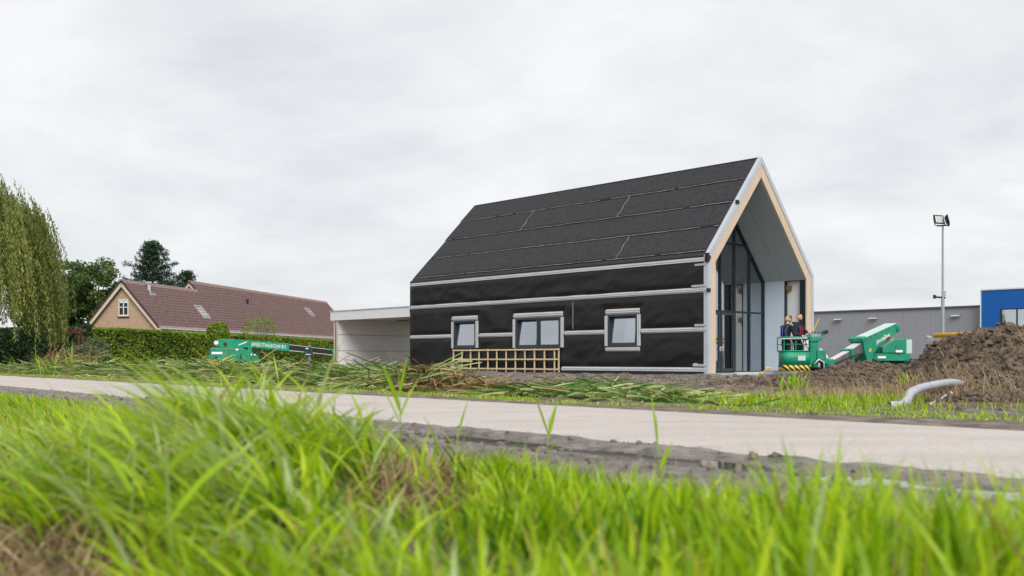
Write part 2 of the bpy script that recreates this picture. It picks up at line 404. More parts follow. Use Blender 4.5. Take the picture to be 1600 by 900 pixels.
M['grass'] = leafmat('grass_blade', [(0, (0.06, 0.16, 0.005)), (0.28, (0.23, 0.41, 0.006)), (0.55, (0.45, 0.63, 0.012)), (0.70, (0.56, 0.70, 0.03)), (0.80, (0.42, 0.60, 0.15)), (0.88, (0.50, 0.62, 0.30)), (0.94, (0.46, 0.40, 0.05)), (1, (0.36, 0.25, 0.10))], 0.5, 0.35)
M['reedleaf'] = leafmat('reed_leaf', [(0, (0.18, 0.34, 0.010)), (0.5, (0.32, 0.52, 0.015)), (1, (0.45, 0.60, 0.05))], 0.45, 0.4)
M['straw'] = leafmat('dry_straw', [(0, (0.15, 0.09, 0.045)), (0.5, (0.32, 0.22, 0.11)), (1, (0.48, 0.37, 0.22))], 0.2, 0.7)
M['cutreed'] = leafmat('cut_reed', [(0, (0.045, 0.11, 0.018)), (0.35, (0.13, 0.24, 0.035)), (0.55, (0.28, 0.39, 0.10)), (0.75, (0.55, 0.62, 0.32)), (0.92, (0.50, 0.40, 0.20)), (1, (0.28, 0.15, 0.06))], 0.25, 0.5)
M['brownreed'] = leafmat('withered_reed', [(0, (0.07, 0.035, 0.018)), (0.5, (0.21, 0.115, 0.05)), (0.8, (0.38, 0.26, 0.13)), (1, (0.16, 0.24, 0.04))], 0.2, 0.6)
M['willow'] = leafmat('willow_leaf', [(0, (0.09, 0.125, 0.025)), (0.5, (0.25, 0.29, 0.07)), (0.85, (0.37, 0.40, 0.12)), (1, (0.52, 0.42, 0.06))], 0.45)
M['decid'] = leafmat('tree_leaf', [(0, (0.025, 0.055, 0.014)), (0.6, (0.085, 0.15, 0.035)), (1, (0.22, 0.23, 0.07))], 0.35)
M['needle'] = leafmat('pine_needle', [(0, (0.008, 0.030, 0.014)), (0.6, (0.025, 0.068, 0.030)), (1, (0.055, 0.115, 0.045))], 0.15)
M['hedgeleaf'] = leafmat('hedge_leaf', [(0, (0.06, 0.105, 0.010)), (0.5, (0.16, 0.26, 0.016)), (0.85, (0.28, 0.40, 0.028)), (1, (0.27, 0.18, 0.05))], 0.35)
M['darkleaf'] = leafmat('dark_shrub_leaf', [(0, (0.008, 0.022, 0.008)), (0.6, (0.022, 0.05, 0.016)), (1, (0.06, 0.10, 0.03))], 0.2)
M['greyleaf'] = leafmat('grey_green_leaf', [(0, (0.06, 0.08, 0.035)), (0.6, (0.13, 0.16, 0.075)), (1, (0.23, 0.25, 0.13))], 0.25)
M['core'] = mat('hedge_core', (0.012, 0.02, 0.006), 0.95)

# ------------------------------------------------------------------ ground, road, verges
def patch(name, s0, s1, n0, n1, ds, dn, hfun, m, kind='structure'):
    s = np.arange(s0, s1+ds, ds); n = np.arange(n0, n1+dn, dn)
    S, N = np.meshgrid(s, n, indexing='ij')
    X, Y = SN(S, N); Z = hfun(S, N, X, Y)
    V = np.stack([X, Y, Z], -1).reshape(-1, 3)
    F = grid_faces(len(s), len(n))[:, ::-1]
    return tag(npmesh(name, V, F, m), kind=kind)

xs = np.concatenate([np.linspace(-1200, -120, 10), np.linspace(-100, 100, 41), np.linspace(120, 1200, 10)])
X, Y = np.meshgrid(xs, xs+40, indexing='ij')
o = npmesh('ground', np.stack([X, Y, np.full_like(X, -0.16)], -1).reshape(-1, 3), grid_faces(len(xs), len(xs)), M['fieldsoil'])
tag(o, kind='structure')

ROAD_F, ROAD_N = 10.1, 5.85
def road_edge_n(s): return ROAD_N+0.10*(fbm(s*0.5, s*0+3, 5)-0.5)+0.07*(fbm(s*4, s*0, 6)-0.5)
def road_edge_f(s): return ROAD_F+0.16*(fbm(s*0.4, s*0+9, 7)-0.5)+0.06*(fbm(s*4, s*0, 8)-0.5)
s = np.concatenate([np.arange(-40, 40, 0.15), np.arange(40, 260, 2.0)]); t = np.linspace(0, 1, 14)
S, T = np.meshgrid(s, t, indexing='ij')
N = road_edge_n(S)*(1-T)+road_edge_f(S)*T
X, Y = SN(S, N)
Z = 0.03*(1-(2*T-1)**2)+0.012
Z[:, 0] = -0.05; Z[:, -1] = -0.05
tag(npmesh('road', np.stack([X, Y, Z], -1).reshape(-1, 3), grid_faces(len(s), len(t))[:, ::-1], M['road']), kind='structure')

def bank_h(S, N, X, Y):
    h = -0.02+0.10*(fbm(S*0.5+3, N*0.5, 21)-0.5)+0.05*(fbm(S*3, N*3, 22)-0.5)
    h = h+0.16*np.exp(-(((X+1.3)/1.3)**2+((Y-5.0)/1.6)**2))
    h = h-0.16*np.clip((N-2.95-0.12*np.clip(S, 0, 9))/0.5, 0, 1)
    return h
bank = patch('foreground_bank', -12, 42, -3.0, 4.9, 0.09, 0.09, bank_h, M['soil'])
def mud_h(S, N, X, Y):
    lump = 1-np.abs(2*fbm(S*1.1, N*2.0, 31, 4, 0.55)-1)
    wet = np.clip(np.maximum(1.6-np.abs(S-4.6)/2.4, 3*(fbm(S*0.55, S*0+8, 38, 2)-0.45)), 0, 1)*np.clip(0.55+3*(fbm(S*1.3, S*0+2, 33, 2)-0.4), 0.3, 1)
    fade = np.clip((4.8-N)/0.5, 0, 1)
    h = 0.0+(0.12*(lump-0.72)+0.17*(fbm(S*3.2, N*5, 32, 4, 0.6)-0.5))*(0.25+0.75*fade)+0.03*(vnoise(S*16, N*16, 35)-0.5)
    rut = np.exp(-((N-5.38-0.14*(fbm(S*0.5, S*0, 37, 2)-0.5))/0.27)**2)*0.085*wet
    h = h-rut
    lap = np.clip((N-5.72)/0.12, 0, 1)
    h = h*(1-lap)+lap*(0.012+0.045*(fbm(S*3.5, N*3.5, 39, 4, 0.6)-0.48)-0.06*np.clip(N-5.84, 0, 1))
    return h-0.10*np.clip((3.2+0.12*np.clip(S, 0, 9)-N)/0.4, 0, 1)
patch('mud_verge', -10, 42, 2.9, 6.35, 0.04, 0.04, mud_h, M['mud'])
v = []; 
o = MB().add([(*SN(-9, 4.95), -0.022), (*SN(12, 4.95), -0.022), (*SN(12, 5.8), -0.022), (*SN(-9, 5.8), -0.022)], [(0, 1, 2, 3)]).build('puddle_water', M['water'])
tag(o, kind='structure')

def yard_h(S, N, X, Y):
    h = 0.02+0.07*np.clip((N-13)/8, 0, 1)
    rough = np.clip((N-12.2)/2.5, 0, 1)*np.clip((33-N)/4, 0.25, 1)
    h = h+rough*(0.30*(fbm(S*0.7, N*0.9, 41, 5, 0.6)-0.42)+0.12*(fbm(S*2.2, N*2.2, 44, 4, 0.65)-0.5))+0.05*(fbm(S*2.5, N*2.5, 42)-0.5)
    d = (X-7.85)*0.0+0
    # keep the floor of the new house clear
    bx = (X-7.846)*0.7239+(Y-40)*0.6899; ax = -(X-7.846)*0.6899+(Y-40)*0.7239
    near = np.clip(1-np.maximum(np.maximum(-bx-0.1, bx-9.5), np.maximum(-ax-1.2, ax-28))/2.0, 0, 1)
    h = h*(1-near)+0.02*near
    lap = np.clip((10.35-N)/0.2, 0, 1); h = h*(1-lap)+lap*(0.016+0.05*(fbm(S*3, N*3, 43, 4, 0.6)-0.46)-0.07*np.clip(10.05-N, 0, 1))
    return h
patch('yard_soil', -26, 60, 9.7, 34.0, 0.14, 0.12, yard_h, M['yard'])

def ground_at(x, y):
    S_, N_ = to_sn(x, y)
    return np.where(N_ < 4.6, bank_h(S_, N_, x, y), np.where(N_ > 10.2, yard_h(S_, N_, x, y), -0.03))

# ------------------------------------------------------------------ the new barn house
TH = 0.7613
HX, HY = 7.846, 40.0
BR, ZE, ZR, ZA, W, ZB, L, LR = 3.895, 4.88, 9.356, 4.557, 8.178, 0.12, 19.4, 18.5
house = thing('barn_house', 'unfinished black gabled barn house wrapped in membrane with timber and glass front', 'house', (HX, HY, 0), TH)
# local axes: x across the gable, y back along the long wall, z up

def hat_batten(y0, y1, z, parent, h=0.2, name='wall_batten', x=0.0, out=0.075):
    prof = [(0, -h/2), (-0.012, -h/2), (-0.012, -h*0.28), (-out, -h*0.24), (-out, -h*0.02), (-out+0.035, h*0.01), (-out+0.035, h*0.05), (-out, h*0.09), (-out, h*0.26), (-0.012, h*0.30), (-0.012, h/2), (0, h/2)]
    return MB().prism([(x+p, y0, z+q) for p, q in prof], (0, y1-y0, 0)).build(name, M['galv'], parent)

windows = [(13.99, 15.70, 1.28, 2.70), (8.09, 11.10, 1.25, 2.70), (3.58, 5.23, 1.28, 2.68)]
def wall_strip(z0, z1, seed):
    ys = set(np.round(np.arange(0, L+0.01, 0.10), 3)); zs = set(np.round(np.linspace(z0, z1, max(4, int((z1-z0)/0.08))), 3))
    for a, b, c, d in windows:
        ys |= {a, b}; zs |= {q for q in (c, d) if z0 < q < z1}
    ys = np.array(sorted(ys)); zs = np.array(sorted(zs))
    Yg, Zg = np.meshgrid(ys, zs, indexing='ij')
    u = (Zg-z0)/(z1-z0); pin = np.clip((np.minimum(u, 1-u)*(z1-z0)-0.11)*6, 0, 1)*np.clip(np.minimum(Yg, L-Yg)*3, 0, 1)
    w = (1-np.abs(2*fbm(Yg*0.45+Zg*0.8, Zg*0.7-Yg*0.35, seed, 3)-1)*2.2)*0.034+(1-np.abs(2*fbm(Yg*1.3+Zg*1.9, Zg*0.8-Yg*0.3, seed+5, 3)-1)*2)*0.010
    sag = np.sin(Yg*2.1+seed+np.sin(Yg*0.9)*1.5)*np.exp(-((u-0.2)/0.22)**2)*0.028
    for a_, b_, c_, d_ in windows:
        dd = np.maximum(np.maximum(a_-0.2-Yg, Yg-b_-0.2), np.maximum(c_-0.25-Zg, Zg-d_-0.3)); pin = pin*np.clip(dd*5, 0, 1)
    Xg = -0.003-pin*np.clip(0.024+w+sag*0.7, 0.0, 0.066)
    V = np.stack([Xg, Yg, Zg], -1).reshape(-1, 3)
    F = grid_faces(len(ys), len(zs))[:, ::-1]
    cy = V[F].mean(1)
    keep = np.ones(len(F), bool)
    for a, b, c, d in windows:
        keep &= ~((cy[:, 1] > a) & (cy[:, 1] < b) & (cy[:, 2] > c) & (cy[:, 2] < d))
    return npmesh('wall_membrane', V, F[keep], M['wall_mem'], house)
for z0, z1, sd in ((0.30, 1.92, 3), (1.92, 3.50, 9), (3.50, 4.86, 15)):
    wall_strip(z0, z1, sd)
MB().box(-0.03, 0.1, 0.05, L-0.02, -0.02, 0.34).build('plinth', M['plinth'], house)
hat_batten(0.03, L-0.08, 4.735, house, 0.23)
hat_batten(0.03, L-0.08, 3.53, house, 0.20)
for a, b in ((0.03, 3.37), (5.42, 7.86), (11.26, 13.72), (15.88, L-0.08)):
    hat_batten(a, b, 1.93, house, 0.19)
for a, b in ((0.03, 8.02), (15.72, L-0.08)):
    hat_batten(a, b, 0.285, house, 0.22)
for b, z in ((0.56, 4.55), (0.72, 3.70), (0.58, 2.11), (0.66, 0.49)):
    hat_batten(0.02, b, z, house, 0.14, 'batten_offcut')
# a staple line seam in the wall fleece
MB().box(-0.075, -0.06, 7.28, 7.30, 2.1, 3.35).build('membrane_joint', M['seam'], house)

def window(y0, y1, z0, z1, lights, cap_bottom=False):
    fr = MB(); t = 0.09; x0, x1 = -0.045, 0.10
    fr.box(x0, x1, y0, y0+t, z0, z1); fr.box(x0, x1, y1-t, y1, z0, z1)
    fr.box(x0, x1, y0+t, y1-t, z1-t, z1); fr.box(x0, x1, y0+t, y1-t, z0, z0+t)
    w = fr.build('window', M['frame'], house)
    n = len(lights); cw = (y1-y0-2*t)/n
    # reveal lining behind the frame and a dim room panel
    rv = MB()
    rv.box(0.10, 0.45, y0-0.02, y0+0.02, z0, z1); rv.box(0.10, 0.45, y1-0.02, y1+0.02, z0, z1)
    rv.box(0.10, 0.45, y0, y1, z1-0.02, z1+0.02); rv.box(0.10, 0.45, y0, y1, z0-0.02, z0+0.02)
    rv.build('reveal', M['black'], w)
    if n == 2:
        ym = (y0+y1)/2; MB().box(-0.046, 0.099, ym-0.05, ym+0.05, z0+t, z1-t).build('mullion', M['frame'], w)
    for i, tilt in enumerate(lights):
        a = y0+t+cw*i+(0.05 if n == 2 and i == 1 else 0)+0.005; b = y0+t+cw*(i+1)-(0.05 if n == 2 and i == 0 else 0)-0.005
        c, d = z0+t+0.005, z1-t-0.005; st = 0.075
        def tr(p):
            x, y, z = p; dz = z-c
            return (x+0.03+dz*math.sin(tilt), y, c+dz*math.cos(tilt))
        sash = MB()
        for bx_ in ((a, a+st, c, d), (b-st, b, c, d), (a+st, b-st, c, c+st), (a+st, b-st, d-st, d)):
            tmp = MB().box(-0.035, 0.035, *bx_[:2], *bx_[2:]); sash.add([tr(p) for p in tmp.v], tmp.f)
        sash.build('sash', M['frame'], w)
        tmp = MB().box(-0.004, 0.008, a+st, b-st, c+st, d-st)
        MB().add([tr(p) for p in tmp.v], tmp.f).build('pane', M['wglass'], w)
    # galvanised surround
    for q0, q1 in ((y0-0.17, y0-0.012), (y1+0.012, y1+0.17)):
        s_ = MB().box(-0.055, 0, q0, q0+(q1-q0)*0.42, z0+0.03, z1-0.03); s_.box(-0.030, 0, q0+(q1-q0)*0.42, q0+(q1-q0)*0.58, z0+0.03, z1-0.03)
        s_.box(-0.055, 0, q0+(q1-q0)*0.58, q1, z0+0.03, z1-0.03); s_.build('window_side_strip', M['galv'], house)
    hat_batten(y0-0.12, y1+0.12, z1+0.125, house, 0.23, 'window_head_strip')
    if cap_bottom: hat_batten(y0-0.13, y1+0.13, z0-0.11, house, 0.18, 'window_sill_strip')
window(*windows[0], [0.10]); window(*windows[1], [0.0, 0.10]); window(*windows[2], [0.10], True)

# timber lattice against the wall below two windows
lat = thing('timber_lattice', 'pale pine lattice frame leaning under the two left windows of black wall', 'lattice', (HX, HY, 0), TH)
ly0, ly1, lz0, lz1 = 8.09, 15.65, 0.13, 1.25
for yv in (15.62, 14.95, 14.29, 13.65, 12.99, 12.34, 11.67, 11.02, 10.37, 9.72, 9.06, 8.41, 8.14):
    zz = random.uniform(-0.02, 0.02)
    MB().box(-0.125, -0.095, yv-0.036, yv+0.036, lz0+zz, lz1-0.01+zz).build('upright_slat', M['pine_w'], lat)
for zv, e0, e1 in ((1.19, ly0, ly1), (0.73, ly0+0.02, ly1+0.04), (0.27, ly0, ly1)):
    MB().box(-0.16, -0.127, e0, e1, zv-0.034, zv+0.034).build('cross_slat', M['pine_w'], lat)
MB().box(-0.19, -0.162, 14.1, 15.15, 0.60, 0.68).build('loose_slat', M['pine_w'], lat)

# roof
SLN = Vector((-(ZR-ZE), 0, BR)).normalized()
def roof_pt(y, t, off=0.0): return np.array([BR*t, y, ZE+(ZR-ZE)*t])+np.array(SLN)*off
def far_y(t): return L-0.05+(LR-L+0.05)*t
def roof_strip(t0, t1, y0, y1f, seed, base, steps=7):
    ys = np.linspace(0, 1, 110); ts = np.linspace(t0, t1, steps)
    U, T = np.meshgrid(ys, ts, indexing='ij')
    yend = y1f if y1f is not None else None
    Y1 = (np.full_like(T, yend) if yend is not None else far_y(T)+0.05*np.sin(seed))
    Yg = y0+(Y1-y0)*U
    off = base+0.012*(fbm(Yg*0.5, T*12, seed, 4)-0.5)+0.020*(1-(T-t0)/(t1-t0))
    off = off+0.025*np.clip(fbm(Yg*1.1+T*5, T*16, seed+3, 3)-0.56, 0, 1)
    P = np.stack([BR*T, Yg, ZE+(ZR-ZE)*T], -1)+np.array(SLN)*off[..., None]
    # hanging lower lip
    V = P.reshape(-1, 3); F = grid_faces(110, steps)[:, ::-1]
    o = npmesh('roof_membrane', V, F, M['roof_mem'], house)
    md = o.modifiers.new('thick', 'SOLIDIFY'); md.thickness = 0.012; md.offset = -1
    return o
def roof_seam(t, y0, y1, seed, breaks=0.24):
    ys = np.arange(y0, y1, 0.06); w = 0.008+0.014*fbm(ys*2.0, ys*0, seed)
    wob = 0.014*(fbm(ys*1.5, ys*0+2, seed+1, 3)-0.5)
    t_ = t+wob*0.6
    A = np.stack([roof_pt(y, a-c/2/5.93, 0.055) for y, a, c in zip(ys, t_, w)]); B = np.stack([roof_pt(y, a+c/2/5.93, 0.060) for y, a, c in zip(ys, t_, w)])
    V = np.concatenate([A, B]); n = len(ys); i = np.arange(n-1)
    keep = fbm(ys[:-1]*1.6, ys[:-1]*0+5, seed+4, 3) > breaks
    F = np.stack([i, i+n, i+n+1, i+1], -1)[keep][:, ::-1]
    o = npmesh('membrane_seam', V, F, M['seam'], house)
    md = o.modifiers.new('thick', 'SOLIDIFY'); md.thickness = 0.01
tb = [0.0, 0.046, 0.295, 0.535, 0.78, 1.0]
roof_strip(-0.005, 0.055, 0.16, None, 1, 0.012, 3)
roof_strip(tb[1], 0.305, 0.16, 4.95, 2, 0.020); roof_strip(tb[1], 0.305, 4.92, None, 3, 0.026)
roof_strip(tb[2], 0.545, 0.16, None, 4, 0.020)
roof_strip(tb[3], 0.79, 0.16, 6.5, 5, 0.020); roof_strip(tb[3], 0.79, 6.46, 12.92, 6, 0.026); roof_strip(tb[3], 0.79, 12.88, None, 7, 0.020)
roof_strip(tb[4], 1.0, 0.16, None, 8, 0.020)
for i, t_ in enumerate(tb[1:5]): roof_seam(t_, 0.2, far_y(t_)-0.02, 50+i*7)
for y, a, b in ((12.9, tb[3], tb[4]), (6.48, tb[3], tb[4]), (4.93, tb[1], tb[2])):
    p = [roof_pt(y+0.04*math.sin(k*1.7), a+(b-a)*k/8, 0.058) for k in range(9)]
    MB().tube(p, 0.008, 5).build('membrane_seam', M['seam'], house)
# roof deck under the membrane, far slope, ridge and far gable
dk = MB()
dk.add([(0, 0.06, ZE-0.02), (BR, 0.06, ZR-0.02), (BR, LR-0.02, ZR-0.02), (0, L-0.08, ZE-0.02)], [(0, 3, 2, 1)])
dk.build('roof_deck', M['roof_mem'], house)
dk = MB(); dk.prism([(BR, 0.1, ZR+0.01), (W+0.05, 0.1, ZA+0.0), (W+0.05, L-0.05, ZA), (BR, LR, ZR+0.01)], (-0.03, 0, -0.03)); dk.build('roof_membrane', M['roof_mem'], house)
MB().tube([(BR, 0.1, ZR+0.02), (BR, LR, ZR+0.02)], 0.035, 8).build('ridge_fold', M['roof_mem'], house)
MB().add([(0.005, L, ZB-0.1), (W-0.005, L, ZB-0.1), (W-0.005, L, ZA), (BR, LR, ZR-0.02), (0.005, L-0.02, ZE-0.02)], [(0, 1, 2, 3, 4)]).build('far_wall_membrane', M['wall_mem'], house)
MB().box(W-0.06, W, 0.1, L-0.02, ZB-0.1, ZA-0.02).build('rear_wall_membrane', M['wall_mem'], house)

# gable front: offset outlines
OUT = [(0, ZB), (0, ZE), (BR, ZR), (W, ZA), (W, ZB)]
def offset_outline(d):
    lines = []
    for (x0, z0), (x1, z1) in zip(OUT[:-1], OUT[1:]):
        t = Vector((x1-x0, z1-z0)).normalized(); nrm = Vector((t.y, -t.x))
        lines.append((Vector((x0, z0))+nrm*d, t))
    def isect(a, b):
        (p, t), (q, r) = a, b
        den = t.x*r.y-t.y*r.x
        k = ((q.x-p.x)*r.y-(q.y-p.y)*r.x)/den
        return p+t*k
    pts = [(lines[0][0].x, ZB)]
    for a, b in zip(lines[:-1], lines[1:]):
        c = isect(a, b); pts.append((c.x, c.y))
    pts.append((lines[3][0].x, ZB))
    return pts
def ring_parts(d0, d1, y0, y1, m, names):
    a, b = offset_outline(d0), offset_outline(d1)
    for i, nm in enumerate(names):
        poly = [(a[i][0], y0, a[i][1]), (a[i+1][0], y0, a[i+1][1]), (b[i+1][0], y0, b[i+1][1]), (b[i][0], y0, b[i][1])]
        MB().prism(poly, (0, y1-y0, 0)).build(nm, m, house)
ring_parts(-0.04, 0.15, -0.06, 0.14, M['galv2'], ['corner_trim', 'rake_trim', 'rake_trim', 'corner_trim'])
ring_parts(0.15, 0.54, -0.03, 0.03, M['clt'], ['timber_post', 'timber_rafter', 'timber_rafter', 'timber_post'])
# black bracket clips on the trim
for x, z in ((-0.08, ZE-0.05), (-0.08, 3.52), (1.95, 7.28)):
    MB().box(x-0.05, x+0.17, -0.11, -0.055, z-0.09, z+0.06).build('bracket', M['black'], house)
MB().box(-0.10, 0.02, -0.10, 0.05, ZE-0.25, ZE+0.12).build('bracket', M['black'], house)
AG = 2.2                                                     # set-back of the glass front
I0 = offset_outline(0.56)
def soffit(i, y0, y1, m, nm='soffit_panel', th=0.03):
    p, q = I0[i], I0[i+1]
    t = Vector((q[0]-p[0], q[1]-p[1])).normalized(); nrm = (-t.y*th, t.x*th)
    MB().prism([(p[0], y0, p[1]), (q[0], y0, q[1]), (q[0], y1, q[1]), (p[0], y1, p[1])], (nrm[0], 0, nrm[1])).build(nm, m, house)
soffit(0, 0.035, AG+0.05, M['bluepanel'], 'porch_wall_panel')
for i in (1, 2):
    soffit(i, 0.035, 1.20, M['soffit']); soffit(i, 1.215, AG+0.05, M['soffit'])
xr = I0[3][0]; zk = I0[3][1]
MB().box(xr, xr+0.03, 1.10, AG+0.05, ZB, zk).build('porch_wall_panel', M['bluepanel'], house)
MB().box(xr+0.16, xr+0.18, 0.24, 1.10, ZB, zk).build('porch_wall_panel', M['whitepanel'], house)
MB().box(xr-0.005, xr+0.16, 1.04, 1.098, ZB, zk-0.01).build('opening_jamb', M['fdark'], house)
MB().box(xr-0.005, xr+0.16, 0.035, 0.30, ZB, zk-0.01).build('opening_jamb', M['fdark'], house)
MB().box(xr, xr+0.18, 0.305, 1.03, zk-0.02, zk+0.06).build('opening_head', M['fdark'], house)
for z in (4.02, 2.62):
    MB().box(xr+0.02, xr+0.159, 0.80, 1.03, z-0.12, z+0.12).build('wooden_block', M['brownwood'], house)
# glass front
def zin(x):
    for (x0, z0), (x1, z1) in zip(I0[1:-2], I0[2:-1]):
        if x0 <= x <= x1: return z0+(z1-z0)*(x-x0)/(x1-x0)
    return I0[1][1] if x < BR else I0[3][1]
xl = I0[0][0]
vx = [xl, 1.72, 2.90, 4.08, 5.18, 6.39, xr]
hz = [ZB, 2.88, 5.95]
front = []
for i, x in enumerate(vx):
    x_ = min(max(x, xl+0.04), xr-0.04)
    MB().box(x_-0.04, x_+0.04, AG-0.06, AG+0.10, ZB, zin(x_)-0.05).build('mullion', M['fdark'], house)
for z in (2.88, 5.95):
    lo = xl; hi = xr
    if z > ZE: 
        lo = I0[1][0]+(z-I0[1][1])/(I0[2][1]-I0[1][1])*(I0[2][0]-I0[1][0]); hi = I0[2][0]+(z-I0[2][1])/(I0[3][1]-I0[2][1])*(I0[3][0]-I0[2][0])
    MB().box(lo, hi, AG-0.055, AG+0.095, z-0.04, z+0.04).build('transom', M['fdark'], house)
MB().box(xl, xr, AG-0.065, AG+0.11, ZB-0.02, ZB+0.07).build('sill', M['fdark'], house)
MB().beam((I0[2][0], AG, I0[2][1]-0.05), (I0[3][0], AG, I0[3][1]-0.0), 0.14, 0.12).build('sloping_head', M['fdark'], house)
MB().beam((I0[1][0], AG, I0[1][1]), (I0[2][0], AG, I0[2][1]-0.05), 0.14, 0.12).build('sloping_head', M['fdark'], house)
def pane(x0, x1, z0, z1):
    """pane cut by the sloping head"""
    pts = [(x0, z0), (x1, z0)]
    top = [(x1, min(z1, zin(x1)))]
    for kx, kz in (I0[2],):
        if x0 < kx < x1 and kz < z1: top.append((kx, kz))
    # crossing of the slope with z1
    for (xa, za_), (xb, zb_) in ((I0[1], I0[2]), (I0[2], I0[3])):
        if min(za_, zb_) < z1 < max(za_, zb_):
            xc = xa+(z1-za_)/(zb_-za_)*(xb-xa)
            if x0 < xc < x1: top.append((xc, z1))
    if min(z1, zin(x0)) > z0: top.append((x0, min(z1, zin(x0))))
    top.sort(key=lambda q: -q[0]); pts += [q for q in top if q[1] > z0]
    if len(pts) < 3: return
    MB().prism([(x, AG+0.01, z) for x, z in pts], (0, 0.012, 0)).build('pane', M['glass'], house)
for x0, x1 in zip(vx[:-1], vx[1:]):
    if not (2.8 < x0 < 5.0): pane(x0, x1, ZB, 2.88)
    pane(x0, x1, 2.88, 5.95)
    if max(zin(x0), zin(x1), zin((x0+x1)/2)) > 6.0: pane(x0, x1, 5.95, 20)
for x0, x1, hs in ((2.94, 4.04, 1), (4.12, 5.14, -1)):
    d = MB(); d.box(x0, x0+0.09, AG-0.05, AG+0.05, ZB+0.08, 2.83); d.box(x1-0.09, x1, AG-0.05, AG+0.05, ZB+0.08, 2.83)
    d.box(x0+0.09, x1-0.09, AG-0.05, AG+0.05, 2.72, 2.83); d.box(x0+0.09, x1-0.09, AG-0.05, AG+0.05, ZB+0.08, ZB+0.20)
    dd = d.build('door', M['frame'], house)
    MB().box(x0+0.09, x1-0.09, AG, AG+0.012, ZB+0.20, 2.72).build('pane', M['glass'], dd)
    hx_ = x1-0.045 if hs > 0 else x0+0.045
    hd = MB(); hd.box(hx_-0.02, hx_+0.02, AG-0.10, AG-0.05, 1.10, 1.30); hd.box(hx_-0.02, hx_+0.12*hs+0.02, AG-0.125, AG-0.10, 1.22, 1.25); hd.build('handle', M['galv'], dd)
# inside
MB().box(0.3, W-0.3, 0.2, L-0.3, -0.05, ZB+0.0).build('floor_slab', M['concrete'], house)
MB().box(0.45, W-0.45, 9.0, 9.1, ZB, 4.3).build('inner_partition', M['inwall'], house)
MB().box(5.3, W-0.45, 5.2, 5.3, ZB, 4.9).build('inner_partition', M['inwall'], house)
MB().add([(0.5, AG+0.2, ZE), (BR, AG+0.2, ZR-0.5), (BR, LR-0.3, ZR-0.5), (0.5, L-0.3, ZE)], [(0, 1, 2, 3)]).build('inner_ceiling', M['inwall'], house)
MB().add([(W-0.5, AG+0.2, ZA), (BR, AG+0.2, ZR-0.5), (BR, LR-0.3, ZR-0.5), (W-0.5, L-0.3, ZA)], [(3, 2, 1, 0)]).build('inner_ceiling', M['inwall'], house)
MB().box(0.35, 0.40, AG+0.2, 3.4, ZB, ZE).build('inner_lining', M['inwall'], house)
MB().box(W-0.45, W-0.40, AG+0.2, L-0.4, ZB, ZA).build('inner_lining', M['inwall'], house)
# scaffold seen through the glass
sc = thing('indoor_scaffold', 'grey scaffold tower with orange braces standing behind the glass front', 'scaffold', (HX, HY, 0), TH)
for x in (5.35, 6.25):
    for y in (2.9, 4.3):
        MB().tube([(x, y, ZB), (x, y, 5.0)], 0.025, 8).build('upright', M['galv'], sc)
for k in range(12):
    MB().tube([(5.35, 2.9, 0.45+k*0.4), (6.25, 2.9, 0.45+k*0.4)], 0.018, 6).build('rung', M['galv'], sc)
for z in (1.0, 3.1, 4.6):
    MB().tube([(5.35, 2.86, z), (6.25, 2.86, z)], 0.03, 6).build('brace', M['orange'], sc)
MB().tube([(5.38, 2.85, 2.6), (6.2, 2.85, 1.5)], 0.03, 6).build('brace', M['orange'], sc)
MB().box(5.4, 6.2, 2.9, 4.3, 4.5, 4.55).build('platform', M['brownwood'], sc)
wb = thing('work_bench', 'low orange trestle with planks seen through the glass door', 'trestle', (HX, HY, 0), TH)
for x in (3.2, 4.9):
    for y in (3.2, 3.8):
        MB().beam((x, y, ZB), (x, 3.5, 0.98), 0.05, 0.05).build('leg', M['orange'], wb)
MB().box(3.0, 5.1, 3.3, 3.7, 0.98, 1.03).build('plank', M['orange'], wb)
MB().box(3.1, 5.0, 3.45, 3.55, 0.5, 0.55).build('rail', M['orange'], wb)

# ------------------------------------------------------------------ carport
cp = thing('carport', 'open flat roofed carport with white fascia attached to left end of black house', 'carport', (HX, HY, 0), TH)
C0, C1, CD = L+0.03, 27.1, 6.6
MB().box(-0.04, 0.06, C0, C1, 3.05, 3.58).build('fascia', M['white'], cp)
MB().box(0.06, CD, C1-0.10, C1, 3.05, 3.58).build('fascia', M['white'], cp)
MB().box(-0.07, CD, C0, C1+0.03, 3.58, 3.63).build('roof_edge_cap', M['galv2'], cp)
MB().box(0.06, CD, C0, C1-0.1, 3.10, 3.30).build('roof_deck', M['clt'], cp)
MB().box(0.07, CD, 26.44, 26.78, 0.05, 3.10).build('side_wall', M['grey_metal'], cp)
MB().box(0.0, 0.068, 26.42, 26.52, 0.10, 3.05).build('timber_edge', M['clt'], cp)
MB().box(0.0, 0.068, 26.525, 26.66, 0.10, 3.05).build('foil_edge', M['bluefoil'], cp)
MB().box(0.0, 0.068, 26.665, 26.80, 0.10, 3.05).build('timber_edge', M['clt'], cp)
for z0, z1 in ((0.12, 1.225), (1.265, 2.185), (2.225, 3.09)):
    MB().box(0.08, CD-0.02, 26.405, 26.435, z0, z1).build('wall_sheet', M['cpanel'], cp)
MB().box(-0.02, CD, 26.38, 26.84, 0.0, 0.10).build('wall_foot', M['plinth'], cp)
MB().box(0.12, CD, C0, C0+0.03, 0.10, 3.09).build('inner_wall_sheet', M['cpanel'], cp)
MB().box(0.0, CD, C0, 26.4, -0.03, 0.06).build('floor_slab', M['concrete'], cp)
MB().beam((0.5, C0+0.1, 2.92), (0.8, 21.6, 2.90), 0.06, 0.05).build('cable_tray', M['black'], cp)
